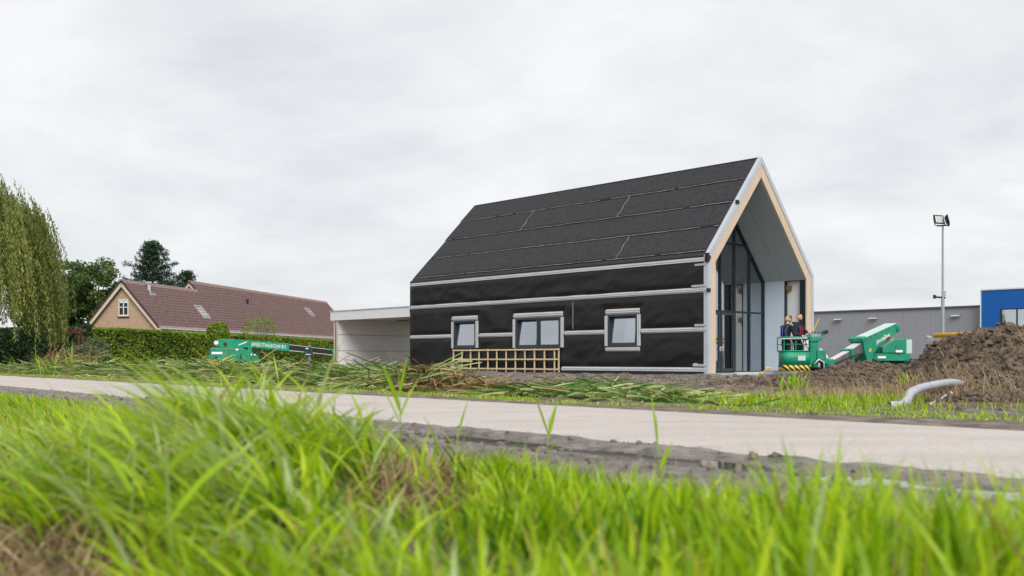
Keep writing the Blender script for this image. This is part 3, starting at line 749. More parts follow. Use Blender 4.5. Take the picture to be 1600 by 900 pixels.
# torn foil patch on the sheet
pz = MB(); tor = [(0.80, 0.55), (0.95, 0.40), (1.05, 0.62), (1.25, 0.72), (1.45, 1.20), (1.15, 1.0), (1.0, 0.86)]
pz.prism([(x, 26.40, z) for x, z in tor], (0, -0.012, 0)); pz.build('torn_foil', M['white'], cp)
# strips lying at the foot of the wall
o = MB().beam((3.2*0-0.35, 17.6, 0.075), (-0.30, 20.6, 0.075), 0.22, 0.05); oo = o.build('white_board', M['white']); oo.location = (HX, HY, 0); oo.rotation_euler = (0, 0, TH)
tag(oo, 'long white board lying on the sand at left foot of black wall', 'board')

# ------------------------------------------------------------------ the long brick house at the left
BAZ = math.atan2(0.982, 0.189)                     # direction of its ridge
bh = thing('brick_house', 'long buff brick house with brown red tiled roof behind the hedge', 'house', (-30.3, 85.0, 0), BAZ-PI/2)
# local: x to the right (across gable), y back along the ridge; gable spans x -6.4..0
bw, beave, bapex, y_step, blen = 6.4, 3.75, 7.42, 12.7, 49.0
z2, w2 = 8.40, 8.0
sl_ = (bapex-beave)/(bw/2)
z2 = beave+sl_*w2/2
MB().prism([(-bw+0.15, 0, -0.1), (-0.15, 0, -0.1), (-0.15, 0, beave), (-bw/2, 0, bapex-0.25), (-bw+0.15, 0, beave)], (0, 0.3, 0)).build('gable_wall', M['brick'], bh)
MB().box(-0.45, -0.15, 0.3, blen, -0.1, beave).build('side_wall', M['brick'], bh)
MB().box(-w2+0.4, -w2+0.7, y_step, blen, -0.1, beave).build('side_wall', M['brick'], bh)
MB().box(-bw+0.15, -bw+0.45, 0.3, y_step, -0.1, beave).build('side_wall', M['brick'], bh)
MB().prism([(-w2+0.5, y_step+0.1, beave), (-0.3, y_step+0.1, beave), (-w2/2, y_step+0.1, z2-0.2)], (0, 0.2, 0)).build('gable_wall', M['brick'], bh)
MB().prism([(-w2+0.5, blen-0.3, -0.1), (-0.3, blen-0.3, -0.1), (-0.3, blen-0.3, beave), (-w2/2, blen-0.3, z2-0.2), (-w2+0.5, blen-0.3, beave)], (0, 0.2, 0)).build('gable_wall', M['brick'], bh)
def tiled(x_e, z_e, x_r, z_r, y0, y1, name='roof_tiles'):
    """pantiles: rolls running up the slope, steps at every course"""
    ln = math.hypot(x_r-x_e, z_r-z_e); rows = int(ln/0.36); cols = int((y1-y0)/0.36)
    per = 6
    c = np.linspace(0, cols, cols*per+1); ph = c % 1
    prof = 0.085*np.sin(2*PI*ph)+0.035*np.sin(4*PI*ph)
    r = []
    for i in range(rows): r += [(i/rows, 0.085), ((i+0.985)/rows, 0.0)]
    r = np.array(r)
    dirv = np.array([x_r-x_e, z_r-z_e])/ln; nv = np.array([-dirv[1], dirv[0]])
    if nv[1] < 0: nv = -nv
    R, C = np.meshgrid(np.arange(len(r)), np.arange(len(c)), indexing='ij')
    tpos = r[R, 0]*ln; off = r[R, 1]+prof[C]+0.02*(_hash(R//2, (C//per), 3)-0.5)
    Xx = x_e+dirv[0]*tpos+nv[0]*off; Zz = z_e+dirv[1]*tpos+nv[1]*off; Yy = y0+(y1-y0)*c[C]/cols
    V = np.stack([Xx, Yy, Zz], -1).reshape(-1, 3)
    o = npmesh(name, V, grid_faces(len(r), len(c)), M['tile'], bh, smooth=False)
    o['kind'] = 'stuff'
    return o
e = 0.35
tiled(0+e, beave-e*sl_+0.08, -bw/2, bapex+0.08, -0.25, y_step-0.01)
tiled(-bw-e, beave-e*sl_+0.08, -bw/2, bapex+0.08, -0.25, y_step-0.01)
tiled(0+e, beave-e*sl_+0.08, -w2/2, z2+0.08, y_step, blen)
tiled(-w2-e, beave-e*sl_+0.08, -w2/2, z2+0.08, y_step, blen)
for y0, y1, x, z in ((-0.3, y_step, -bw/2, bapex+0.08), (y_step-0.1, blen, -w2/2, z2+0.08)):
    n_ = int((y1-y0)/0.4); rd = MB()
    for k in range(n_):
        a = y0+(y1-y0)*k/n_; b = y0+(y1-y0)*(k+1)/n_
        rd.tube([(x, a, z), (x, b+0.03, z)], [0.15, 0.125], 8)
    ro = rd.build('ridge_tiles', M['tile'], bh); ro['kind'] = 'stuff'
# bargeboards with a dark verge
for sgn, xe in ((1, e), (-1, -bw-e)):
    p0 = (xe, -0.28, beave-e*sl_-0.12); p1 = (-bw/2, -0.28, bapex-0.17)
    MB().beam(p0, p1, 0.06, 0.34, up=(0, 0, 1)).build('bargeboard', M['cream'], bh)
    MB().beam((xe, -0.30, beave-e*sl_+0.10), (-bw/2, -0.30, bapex+0.07), 0.10, 0.13).build('verge_tile', M['tiledark'], bh)
for xe, ze_ in ((-bw/2, bapex), (-w2-0.1, beave-0.1)):
    MB().beam((xe, y_step-0.08, ze_-0.12), (-w2/2, y_step-0.08, z2-0.12), 0.06, 0.26).build('bargeboard', M['cream'], bh)
    MB().beam((xe, y_step-0.10, ze_+0.09), (-w2/2, y_step-0.10, z2+0.09), 0.10, 0.13).build('verge_tile', M['tiledark'], bh)
gt = MB(); gt.tube([(e+0.08, -0.2, beave-e*sl_+0.03), (e+0.08, blen, beave-e*sl_+0.03)], 0.085, 8); gt.build('gutter', M['gutter'], bh)
MB().box(-0.15, e, 0.0, blen, beave-0.62, beave-0.42).build('eave_board', M['cream'], bh)
# gable window
gw = MB(); wy = -0.05
wx0, wx1, wz0, wz1 = -bw/2-0.42, -bw/2+0.52, 4.45, 5.92
gw.box(wx0, wx0+0.09, wy, 0.05, wz0, wz1); gw.box(wx1-0.09, wx1, wy, 0.05, wz0, wz1); gw.box(wx0+0.09, wx1-0.09, wy, 0.05, wz1-0.1, wz1); gw.box(wx0+0.09, wx1-0.09, wy, 0.05, wz0, wz0+0.14)
xm = (wx0+wx1)/2; zm = (wz0+wz1)/2+0.05
gw.box(xm-0.045, xm+0.045, wy+0.005, 0.04, wz0+0.14, wz1-0.1); gw.box(wx0+0.09, xm-0.045, wy+0.005, 0.04, zm-0.035, zm+0.035); gw.box(xm+0.045, wx1-0.09, wy+0.005, 0.04, zm-0.035, zm+0.035)
gwo = gw.build('window', M['creamw'], bh)
for x0, x1 in ((wx0+0.09, xm-0.045), (xm+0.045, wx1-0.09)):
    for z0, z1 in ((wz0+0.14, zm-0.035), (zm+0.035, wz1-0.1)):
        MB().box(x0, x1, -0.015, -0.006, z0, z1).build('pane', M['fdark'], gwo)
    MB().box(x0+0.02, x1-0.02, -0.022, -0.017, wz1-0.32, wz1-0.12).build('blind', M['curtain'], gwo)
MB().box(wx0-0.06, wx1+0.06, -0.10, 0.0, wz0-0.1, wz0-0.003).build('sill', M['tiledark'], gwo)
# roof windows, vents
def on_roof(y, t, wide):
    xr_, zr_ = (-bw/2, bapex) if wide == 0 else (-w2/2, z2)
    return Vector((e+(xr_-e)*t, y, beave-e*sl_+0.1+(zr_-(beave-e*sl_+0.1))*t))
for y, t, wd in ((9.2, 0.34, 0), (38.5, 0.55, 1)):
    p = on_roof(y, t, wd); p2 = on_roof(y, t+0.22, wd); up_ = (p2-p).normalized(); nr = Vector((-up_.z, 0, up_.x)); nr = nr if nr.z > 0 else -nr
    def rp_(a, b, c): return p+up_*a+Vector((0, 1, 0))*b+nr*c
    sk_ = MB(); Wd, Hh = 1.5, 1.35
    for a0, a1, b0, b1 in ((0, .1, 0, Wd), (Hh-.1, Hh, 0, Wd), (.1, Hh-.1, 0, .1), (.1, Hh-.1, Wd-.1, Wd)):
        sk_.prism([rp_(a0, b0, 0.0), rp_(a1, b0, 0.0), rp_(a1, b1, 0.0), rp_(a0, b1, 0.0)], nr*0.16)
    so = sk_.build('roof_window', M['grey_metal'], bh)
    MB().prism([rp_(.1, .1, .10), rp_(Hh-.1, .1, .10), rp_(Hh-.1, Wd-.1, .10), rp_(.1, Wd-.1, .10)], nr*0.02).build('pane', M['lampglass'], so)
    MB().prism([rp_(-.28, 0, .07), rp_(0, 0, .09), rp_(0, Wd, .09), rp_(-.28, Wd, .07)], nr*0.02).build('flashing', M['gutter'], so)
p = on_roof(3.0, 0.82, 0)
MB().tube([p+Vector((0, 0, -0.1)), p+Vector((0, 0, 0.75))], 0.16, 10).build('flue', M['gutter'], bh)
MB().tube([p+Vector((0, 0, 0.78)), p+Vector((0, 0, 0.95))], 0.24, 10).build('flue_cap', M['gutter'], bh)
MB().box(p.x-0.35, p.x+0.4, p.y-0.4, p.y+0.4, p.z-0.42, p.z-0.06).build('flashing', M['gutter'], bh)
p = on_roof(22.0, 0.62, 1)
MB().tube([p, p+Vector((0, 0, 0.55))], 0.09, 8).tube([p+Vector((0, 0, 0.55)), p+Vector((0, 0, 0.75))], 0.15, 8).build('roof_vent', M['black'], bh)

# ------------------------------------------------------------------ warehouse and blue building
UX, UY = math.sin(TH), -math.cos(TH)                # along the facade to the right
wh = thing('warehouse', 'long low grey panelled warehouse behind the soil heap', 'warehouse', (31.7, 105.0, 0), TH-PI/2)
# local x along the facade to the right, y away from the camera
WZ = 5.80; x = -28.0; k = 0
MB().box(-28, 17.4, 0.12, 22, -0.1, WZ-0.1).build('core_wall', M['wh_trim'], wh)
while x < 17.3:
    x2 = min(x+1.35, 17.4)
    MB().box(x+0.006, x2-0.006, 0.09, 0.118, 0.0, WZ-0.14).build('wall_panel', M['wh_panel'], wh); x = x2
MB().box(-28, 17.4, -0.06, 22.1, WZ-0.135, WZ).build('roof_trim', M['wh_trim'], wh)
for x in (2.5, 6.3, 14.5):
    lm = MB().box(x, x+0.85, -0.22, -0.005, WZ-0.98, WZ-0.84).build('wall_lamp', M['grey_metal'], wh)
    MB().box(x+0.04, x+0.81, -0.24, -0.222, WZ-0.97, WZ-0.86).build('lens', M['white'], lm)
bb = thing('blue_building', 'bright blue flat roofed building at right edge beyond the soil heap', 'building', (31.7, 105.0, 0), TH-PI/2)
wx0, wx1, wz0, wz1 = 19.2, 23.4, 3.55, 5.35
MB().box(17.5, wx0, -0.6, 20, -0.1, 7.1).build('wall', M['blueclad'], bb)
MB().box(wx1, 34, -0.6, 20, -0.1, 7.1).build('wall', M['blueclad'], bb)
MB().box(wx0, wx1, -0.6, 20, -0.1, wz0).build('wall', M['blueclad'], bb)
MB().box(wx0, wx1, -0.6, 20, wz1, 7.1).build('wall', M['blueclad'], bb)
MB().box(17.45, 34, -0.66, 20, 7.1, 7.22).build('roof_edge', M['white'], bb)
MB().box(17.40, 17.499, -0.64, -0.3, 0, 7.1).build('corner_trim', M['white'], bb)
wf = MB(); t = 0.09
wf.box(wx0, wx0+t, -0.64, -0.5, wz0, wz1); wf.box(wx1-t, wx1, -0.64, -0.5, wz0, wz1); wf.box(wx0+t, wx1-t, -0.64, -0.5, wz1-t, wz1); wf.box(wx0+t, wx1-t, -0.64, -0.5, wz0, wz0+t)
wf.box(wx0+1.36, wx0+1.46, -0.63, -0.5, wz0+t, wz1-t); wf.box(wx0+2.76, wx0+2.86, -0.63, -0.5, wz0+t, wz1-t)
wo = wf.build('window', M['fdark'], bb)
for x0, x1 in ((wx0+t, wx0+1.36), (wx0+1.46, wx0+2.76), (wx0+2.86, wx1-t)):
    MB().box(x0, x1, -0.56, -0.55, wz0+t, wz1-t).build('pane', M['glass'], wo)
    xs_ = np.linspace(x0, x1, 60); cv = np.concatenate([np.stack([xs_, -0.42+0.05*np.sin(xs_*22+np.sin(xs_*7)*2), np.full(60, z)], -1) for z in (wz0+0.05, wz1-0.05)])
    i = np.arange(59); npmesh('curtain', cv, np.stack([i, i+1, i+61, i+60], -1), M['curtain'], wo)
MB().box(wx0, wx1, -0.34, -0.32, wz0, wz1).build('room_back', M['fdark'], wo)

# ------------------------------------------------------------------ floodlight mast
fl = thing('floodlight_mast', 'tall slim galvanised mast with two floodlights behind the soil heap', 'light mast', (25.97, 60.0, 0))
MB().tube([(0, 0, -0.1), (0, 0, 4.4)], [0.11, 0.10], 12).build('lower_pole', M['pole'], fl)
MB().tube([(0, 0, 4.4), (0, 0, 8.75)], [0.07, 0.06], 12).build('upper_pole', M['grey_metal'], fl)
MB().box(0.03, 0.16, -0.08, 0.08, 4.55, 4.85).build('junction_box', M['grey_metal'], fl)
MB().tube([(0.15, 0, 4.45), (-0.50, 0, 4.50)], 0.055, 8).tube([(-0.50, 0, 4.40), (-0.50, 0, 4.62)], 0.09, 8).build('side_arm', M['black'], fl)
MB().beam((-0.35, 0, 8.78), (0.38, 0, 8.83), 0.08, 0.08).build('cross_bar', M['black'], fl)
for cx, ry in ((-0.25, 0.35), (0.27, 1.25)):
    fo = MB(); Rm = Matrix.Rotation(ry, 3, 'Z') @ Matrix.Rotation(-0.25, 3, 'X')
    def tr3(p): return Rm @ Vector(p)+Vector((cx, -0.06, 9.16))
    tmp = MB(); tmp.box(-0.36, 0.36, -0.03, 0.05, -0.27, -0.21); tmp.box(-0.36, 0.36, -0.03, 0.05, 0.21, 0.27); tmp.box(-0.36, -0.30, -0.03, 0.05, -0.21, 0.21); tmp.box(0.30, 0.36, -0.03, 0.05, -0.21, 0.21); tmp.box(-0.30, 0.30, 0.03, 0.12, -0.21, 0.21)
    f_ = fo.add([tr3(p) for p in tmp.v], tmp.f).build('floodlight', M['black'], fl)
    tmp = MB().box(-0.30, 0.30, -0.02, 0.0, -0.21, 0.21); MB().add([tr3(p) for p in tmp.v], tmp.f).build('lens', M['lampglass'], f_)
    tmp = MB(); tmp.box(-0.40, -0.37, 0, 0.04, -0.36, 0.05); tmp.box(0.37, 0.40, 0, 0.04, -0.36, 0.05); tmp.box(-0.40, 0.40, 0, 0.04, -0.39, -0.36); MB().add([tr3(p) for p in tmp.v], tmp.f).build('bracket', M['black'], f_)

# ------------------------------------------------------------------ yellow beam on trestles behind the heap
yb = thing('yellow_barrier', 'long yellow steel beam on grey trestles half hidden behind soil heap', 'barrier', (21.2, 50.0, 0), TH-PI/2)
MB().tube([(0.0, 0, 1.93), (7.5, 0, 2.03)], 0.115, 12).build('beam', M['yellow'], yb, True)
MB().box(-0.30, 7.2, -0.10, 0.10, 1.64, 1.79).build('carrier', M['grey_metal'], yb)
MB().tube([(-0.35, 0, 1.86), (0.1, 0, 1.70)], 0.09, 8).build('end_fitting', M['grey_metal'], yb)
for x in (0.9, 4.0, 7.0):
    for sgn in (-1, 1): MB().beam((x, 0.6*sgn, -0.05), (x, 0.05*sgn, 1.64), 0.10, 0.10).build('leg', M['green'], yb)

# ------------------------------------------------------------------ boom lifts
def rel(mb, base):
    mb.v = [(p[0]-base[0], p[1]-base[1], p[2]-base[2]) for p in mb.v]; return mb
def textmesh(s, size, extrude=0.004):
    c = bpy.data.curves.new('txt', 'FONT'); c.body = s; c.size = size; c.extrude = extrude; c.align_x = 'LEFT'; c.space_character = 1.0
    to = bpy.data.objects.new('txt', c); COL.objects.link(to)
    bpy.context.view_layer.update()
    me = bpy.data.meshes.new_from_object(to.evaluated_get(bpy.context.evaluated_depsgraph_get()))
    COL.objects.unlink(to); bpy.data.objects.remove(to); bpy.data.curves.remove(c)
    return me
def put_text(s, size, origin, xdir, normal, length, parent, m, base):
    me = textmesh(s, size); me.name = 'lettering'; me.materials.clear()
    xd = Vector(xdir).normalized(); nr = Vector(normal).normalized(); nr = (nr-xd*nr.dot(xd)).normalized(); yd = nr.cross(xd)
    co = np.array([v.co for v in me.vertices]); k = length/(co[:, 0].max()-co[:, 0].min())
    R = Matrix((xd, yd, nr)).transposed().to_4x4()
    me.transform(Matrix.Translation(Vector(origin)-Vector(base)) @ R @ Matrix.Diagonal((k, 1, 1, 1)))
    return link('lettering', me, m, parent)

# --- right lift, basket in front of the gable
RB = (14.3, 37.6, 0)
rl = thing('boom_lift', 'green boom lift with two workers basket reaching from behind soil heap', 'boom lift', RB)
def P_(x, y, z): return (x, y, z)
S0, S1, S2, S3 = Vector((10.82, 34.0, 0.50)), Vector((11.79, 35.0, 0.86)), Vector((12.45, 35.75, 1.14)), Vector((14.45, 37.9, 1.88))
bd = (S3-S0).normalized(); bs = bd.cross(Vector((0, 0, 1))).normalized(); bt = bs.cross(bd)
rel(MB().beam(S0, S1+bd*0.1, 0.26, 0.31), RB).build('inner_boom', M['boomsteel'], rl, bevel=0.02)
rel(MB().beam(S0+bt*0.161, S1+bt*0.161, 0.24, 0.012), RB).build('boom_top_plate', M['boomtop'], rl)
rel(MB().beam(S1-bd*0.06, S1+bd*0.09, 0.40, 0.46), RB).build('boom_collar', M['green'], rl, bevel=0.02)
rel(MB().beam(S1+bd*0.09, S2+bd*0.3, 0.32, 0.37), RB).build('middle_boom', M['boomsteel'], rl, bevel=0.02)
rel(MB().beam(S1+bd*0.09+bt*0.191, S2+bt*0.191, 0.30, 0.012), RB).build('boom_top_plate', M['boomtop'], rl)
# outer boom: a tapering green box with a deep foot at the lower end
ob = MB(); hw = 0.24
side = [S2-bd*0.10+bt*0.33, S3+bt*0.20, S3-bt*0.14, S2+bd*0.95-bt*0.30, S2+bd*0.62-bt*0.42, S2+bd*0.42-bt*0.72, S2+bd*0.10-bt*0.58, S2-bd*0.02-bt*0.28]
ob.prism([p-bs*hw for p in side], bs*2*hw)
rel(ob, RB).build('outer_boom', M['green'], rl, bevel=0.015)
rel(MB().beam(S2-bd*0.18+bt*0.325, S2+bd*0.10+bt*0.33, 0.54, 0.13), RB).build('boom_collar', M['green'], rl, bevel=0.015)
rel(MB().prism([S2-bd*0.10+bt*0.34-bs*0.22, S2-bd*0.10+bt*0.34+bs*0.22, S3+bt*0.21+bs*0.22, S3+bt*0.21-bs*0.22], bt*0.012), RB).build('boom_top_plate', M['mint'], rl)
rel(MB().tube([S3-bs*0.3, S3+bs*0.3], 0.12, 12), RB).build('boom_pivot', M['green'], rl)
put_text('janse staalbouw', 0.24, S2+bd*1.0+bs*(hw+0.006)-bt*0.12, bd, bs, 1.22, rl, M['textw'], RB)
# turret
tu = MB(); tu.box(13.0, 14.75, 36.9, 38.3, 0.66, 0.94)
rel(tu, RB).build('turret_frame', M['green'], rl, bevel=0.02)
eng = MB(); eng.prism([(13.72, 36.86, 0.95), (14.62, 36.86, 0.95), (14.62, 36.86, 1.50), (14.2, 36.86, 1.48), (13.72, 36.86, 1.16)], (0, 1.3, 0))
rel(eng, RB).build('engine_cover', M['green'], rl, bevel=0.03)
rel(MB().add([(13.74, 36.88, 1.178), (14.2, 36.88, 1.497), (14.60, 36.88, 1.517), (14.60, 38.1, 1.517), (14.2, 38.1, 1.497), (13.74, 38.1, 1.178)], [(0, 1, 4, 5), (1, 2, 3, 4)]), RB).build('cover_top', M['mint'], rl)
rel(MB().tube([(14.3, 36.95, 1.50), (14.3, 36.95, 1.60), (14.58, 36.95, 1.62), (14.58, 36.95, 1.52)], 0.015, 6), RB).build('hand_rail', M['green'], rl)
rel(MB().box(14.63, 14.85, 36.95, 37.6, 0.95, 1.46), RB).build('control_box', M['mint'], rl)
rel(MB().tube([(14.05, 37.0, 1.47), (14.05, 37.0, 1.56)], 0.07, 10), RB).build('beacon', M['red'], rl)
rel(MB().box(13.05, 13.35, 36.80, 36.898, 0.70, 0.90), RB).build('warning_plate', M['hazard'], rl)
rel(MB().box(13.55, 13.85, 36.87, 36.897, 0.76, 0.84), RB).build('decal', M['textw'], rl)
rel(MB().box(14.2, 14.45, 36.82, 36.858, 0.98, 1.06), RB).build('decal', M['textw'], rl)
rel(MB().tube([(14.3, 37.6, 0.30), (14.3, 37.6, 0.66)], 0.55, 20), RB).build('slew_ring', M['black'], rl)
rel(MB().box(13.1, 15.5, 36.9, 38.3, 0.28, 0.50), RB).build('chassis', M['green'], rl)
rel(MB().box(13.3, 13.9, 36.80, 36.899, 0.42, 0.52), RB).build('red_bumper', M['red'], rl)
for x in (13.2, 15.4):
    for y in (36.75, 38.45):
        wl_ = rel(MB().tube([(x, y-0.14, 0.36), (x, y+0.14, 0.36)], 0.40, 20), RB).build('wheel', M['black'], rl)
        rel(MB().tube([(x, y-0.15, 0.36), (x, y+0.15, 0.36)], 0.2, 14), RB).build('rim', M['grey_metal'], wl_)
# basket
KX, KY = 9.5, 33.5
def ring(z, rx, ry, n=28, cx=KX, cy=KY):
    out = []
    for k in range(n):
        a = 2*PI*k/n; c, s_ = math.cos(a), math.sin(a)
        q = 0.45
        out.append((cx+rx*math.copysign(abs(c)**q, c), cy+ry*math.copysign(abs(s_)**q, s_), z))
    return out
def wallring(z0, z1, rx, ry, n=40):
    a, b = ring(z0, rx, ry, n), ring(z1, rx, ry, n); m_ = MB()
    m_.add(a+b, [(i, (i+1) % n, n+(i+1) % n, n+i) for i in range(n)]); return m_
o = rel(wallring(0.52, 0.99, 0.47, 0.42), RB).build('basket_skirt', M['greenworn'], rl, True); md = o.modifiers.new('t', 'SOLIDIFY'); md.thickness = 0.02
o = rel(wallring(0.34, 0.525, 0.478, 0.428), RB).build('hazard_band', M['hazard'], rl, True); md = o.modifiers.new('t', 'SOLIDIFY'); md.thickness = 0.02
fr_ = MB(); a = ring(0.40, 0.45, 0.40, 28); fr_.prism(a, (0, 0, 0.03)); rel(fr_, RB).build('basket_floor', M['grey_metal'], rl)
for z, nm in ((1.46, 'top_rail'), (1.22, 'mid_rail'), (1.0, 'lower_rail')):
    r_ = ring(z, 0.475, 0.425, 28); rel(MB().tube(r_+[r_[0]], 0.02 if z != 1.22 else 0.012, 8), RB).build(nm, M['green'], rl, True)
for sx, sy in ((-1, -1), (-0.15, -1), (1, -1), (-1, 1), (1, 1), (0.1, 1)):
    x, y = KX+sx*0.455, KY+sy*0.415
    rel(MB().tube([(x, y, 0.98), (x, y, 1.46)], 0.018, 8), RB).build('rail_post', M['green'], rl)
rel(MB().tube([(KX-0.58, KY-0.44, 1.40), (KX+0.30, KY-0.46, 1.42)], 0.028, 8), RB).build('grip_bar', M['grey_metal'], rl)
cc = MB(); cc.box(9.94, 10.24, 33.25, 33.75, 0.45, 1.34); rel(cc, RB).build('control_column', M['green'], rl, bevel=0.02)
cc = MB(); cc.box(10.18, 10.48, 33.2, 33.8, 0.70, 1.03); rel(cc, RB).build('motor_box', M['green'], rl, bevel=0.02)
cc = MB(); cc.prism([(9.84, 33.2, 1.36), (10.0, 33.2, 1.30), (10.3, 33.2, 1.34), (10.42, 33.2, 1.46), (9.84, 33.2, 1.46)], (0, 0.6, 0)); rel(cc, RB).build('console_tray', M['green'], rl, bevel=0.02)
cc = MB(); cc.box(9.98, 10.36, 33.28, 33.72, 1.465, 1.56); rel(cc, RB).build('console', M['grey_metal'], rl, bevel=0.02)
for x, y in ((10.08, 33.4), (10.2, 33.55), (10.29, 33.38)):
    rel(MB().tube([(x, y, 1.56), (x+0.01, y, 1.66)], [0.012, 0.018], 6), RB).build('joystick', M['black'], rl)
arc = [(9.86+0.6*k/8, 33.18, 1.47+0.20*math.sin(PI*k/8)) for k in range(9)]
rel(MB().tube(arc, 0.016, 6), RB).build('console_guard', M['green'], rl)
rel(MB().beam((10.36, 33.3, 1.58), (10.56, 33.3, 1.66), 0.16, 0.12), RB).build('work_lamp', M['black'], rl, bevel=0.02)
rel(MB().tube([(10.1, 33.5, 1.5), (10.18, 33.5, 1.75), (10.33, 33.5, 2.10)], 0.014, 6), RB).build('pole_marker', M['yellow'], rl)
for dy_, nm, mm in ((-0.10, 'hose_bundle', 'black'), (0.02, 'hose', 'black'), (-0.16, 'hose', 'white')):
    pts = [(10.05, 33.3+dy_, 0.55), (10.2, 33.25+dy_, 0.72), (10.38, 33.3+dy_, 0.62), (10.42, 33.4+dy_, 0.38), (10.6, 33.6+dy_, 0.30), (10.85, 33.9+dy_, 0.48)]
    rel(MB().tube(pts, 0.045 if nm == 'hose_bundle' else 0.025, 8), RB).build(nm, M[mm], rl, True)
rel(MB().beam((10.3, 33.5, 0.80), (10.82, 34.0, 0.55), 0.20, 0.22), RB).build('knuckle', M['green'], rl, bevel=0.02)
rel(MB().tube([S0-bs*0.17-bd*0.06, S0+bs*0.17-bd*0.06], 0.25, 16), RB).build('boom_nose', M['green'], rl)
rel(MB().beam((10.35, 33.45, 1.0), (10.75, 33.95, 0.72), 0.05, 0.22), RB).build('link_plate', M['white'], rl)
rel(MB().beam((10.0, 33.5, 0.42), (10.7, 33.9, 0.34), 0.22, 0.14), RB).build('bracket', M['black'], rl)

# hoses, cylinder, bolts and stickers
rel(MB().tube([S0+bs*0.15+bt*0.05, S1+bs*0.24-bt*0.02, S2+bs*0.20-bt*0.18], 0.022, 6), RB).build('hose', M['black'], rl, True)
rel(MB().tube([S2+bd*0.9-bt*0.34, Vector((13.45, 37.2, 0.95))], 0.07, 10), RB).build('lift_cylinder', M['black'], rl, True)
rel(MB().tube([S2+bd*1.2-bt*0.2, S2+bd*0.9-bt*0.34], 0.035, 8), RB).build('cylinder_rod', M['galv'], rl, True)
for q in (0.15, 0.55, 0.95, 1.5, 2.2, 2.8):
    c_ = S2+bd*q+bs*(hw+0.004)+bt*(0.27-0.04*q); rel(MB().tube([c_, c_+bs*0.012], 0.022, 8), RB).build('bolt', M['black'], rl)
c_ = S2+bd*0.3+bs*(hw+0.004)-bt*0.25; rel(MB().prism([c_, c_+bd*0.18, c_+bd*0.18+bt*0.12, c_+bt*0.12], bs*0.004), RB).build('decal', M['yellow'], rl)
rel(MB().box(9.5, 9.75, 33.062, 33.07, 0.68, 0.84), RB).build('decal', M['mint'], rl)
rel(MB().tube([(9.75, 33.07, 1.40), (9.78, 33.03, 1.15), (9.86, 33.05, 1.02), (9.95, 33.2, 1.12)], 0.014, 6), RB).build('cable', M['black'], rl, True)
rel(MB().tube([(9.6, 33.07, 1.44), (9.66, 33.02, 1.2), (9.74, 33.05, 1.3)], 0.016, 6), RB).build('safety_rope', M['white'], rl, True)
rel(MB().box(9.72, 9.86, 33.1, 33.2, 0.98, 1.36), RB).build('document_pouch', M['white'], rl)

# --- left lift in front of the hedge
LB = (-17.2, 62.6, 0)
ll = thing('boom_lift', 'green boom lift with lettered boom parked in front of hedge', 'boom lift', LB)
def YL(x): return 62.0+(x+18.5)*0.37
LD = Vector((1, 0.37, 0)).normalized(); LN = Vector((0.37, -1, 0)).normalized()
def lside(pts, off0, off1, nm, m, bevel=0.02):
    q = [Vector((x, YL(x), z))+LN*off0 for x, z in pts]
    return rel(MB().prism(q, LN*(off1-off0)), LB).build(nm, M[m], ll, bevel=bevel)
lside([(-18.76, 1.44), (-16.9, 1.42), (-16.45, 1.19), (-16.07, 0.995), (-15.95, 0.58), (-18.8, 0.60)], -1.3, 0.25, 'turret_body', 'green', 0.04)
lside([(-18.74, 1.448), (-16.92, 1.428), (-16.92, 1.44), (-18.74, 1.46)], -1.28, 0.23, 'cover_top', 'mint', 0)
lside([(-18.3, 2.0), (-17.83, 2.03), (-14.19, 1.75), (-14.2, 1.246), (-16.49, 1.49), (-17.78, 1.47), (-18.45, 1.55)], -0.65, -0.25, 'outer_boom', 'green')
lside([(-16.62, 1.55), (-16.4, 1.53), (-16.35, 1.20), (-16.62, 1.24)], -0.66, -0.2, 'boom_cradle', 'green')
lside([(-14.2, 1.68), (-11.0, 1.28), (-11.0, 0.98), (-14.2, 1.33)], -0.6, -0.30, 'inner_boom', 'black')
lside([(-14.2, 1.70), (-11.0, 1.30), (-11.0, 1.27), (-14.2, 1.665)], -0.61, -0.285, 'boom_top_plate', 'boomtop', 0)
lside([(-14.2, 1.33), (-11.0, 0.98), (-11.0, 0.945), (-14.2, 1.29)], -0.61, -0.285, 'boom_bottom_plate', 'boomtop', 0)
lside([(-11.75, 1.42), (-10.9, 1.34), (-10.9, 0.9), (-11.5, 0.98)], -0.65, -0.24, 'boom_collar', 'green')
ya = YL(-18.42); rel(MB().tube([Vector((-18.42, ya, 1.78))-LN*0.68, Vector((-18.42, ya, 1.78))-LN*0.16], 0.13, 14), LB).build('boom_pivot', M['white'], ll)
ya = YL(-17.9); rel(MB().tube([Vector((-17.9, ya, 1.68))-LN*0.5, Vector((-17.9, ya, 1.68))-LN*0.2], 0.13, 14), LB).build('boom_pin', M['black'], ll)
tx = Vector((-16.42, YL(-16.42), 1.60))-LN*0.243; tdir = Vector((1, 0.37, -0.088))
put_text('JANSE.STAALBOUW B.V.', 0.33, tx, tdir, LN, 2.22, ll, M['textw'], LB)
tx2 = Vector((-17.15, YL(-17.15), 1.62))-LN*0.244
rel(MB().prism([tx2, tx2+LD*0.5+Vector((0, 0, 0.18)), tx2+LD*0.52+Vector((0, 0, 0.25)), tx2+Vector((0, 0, 0.05))], LN*0.006), LB).build('decal', M['textw'], ll)
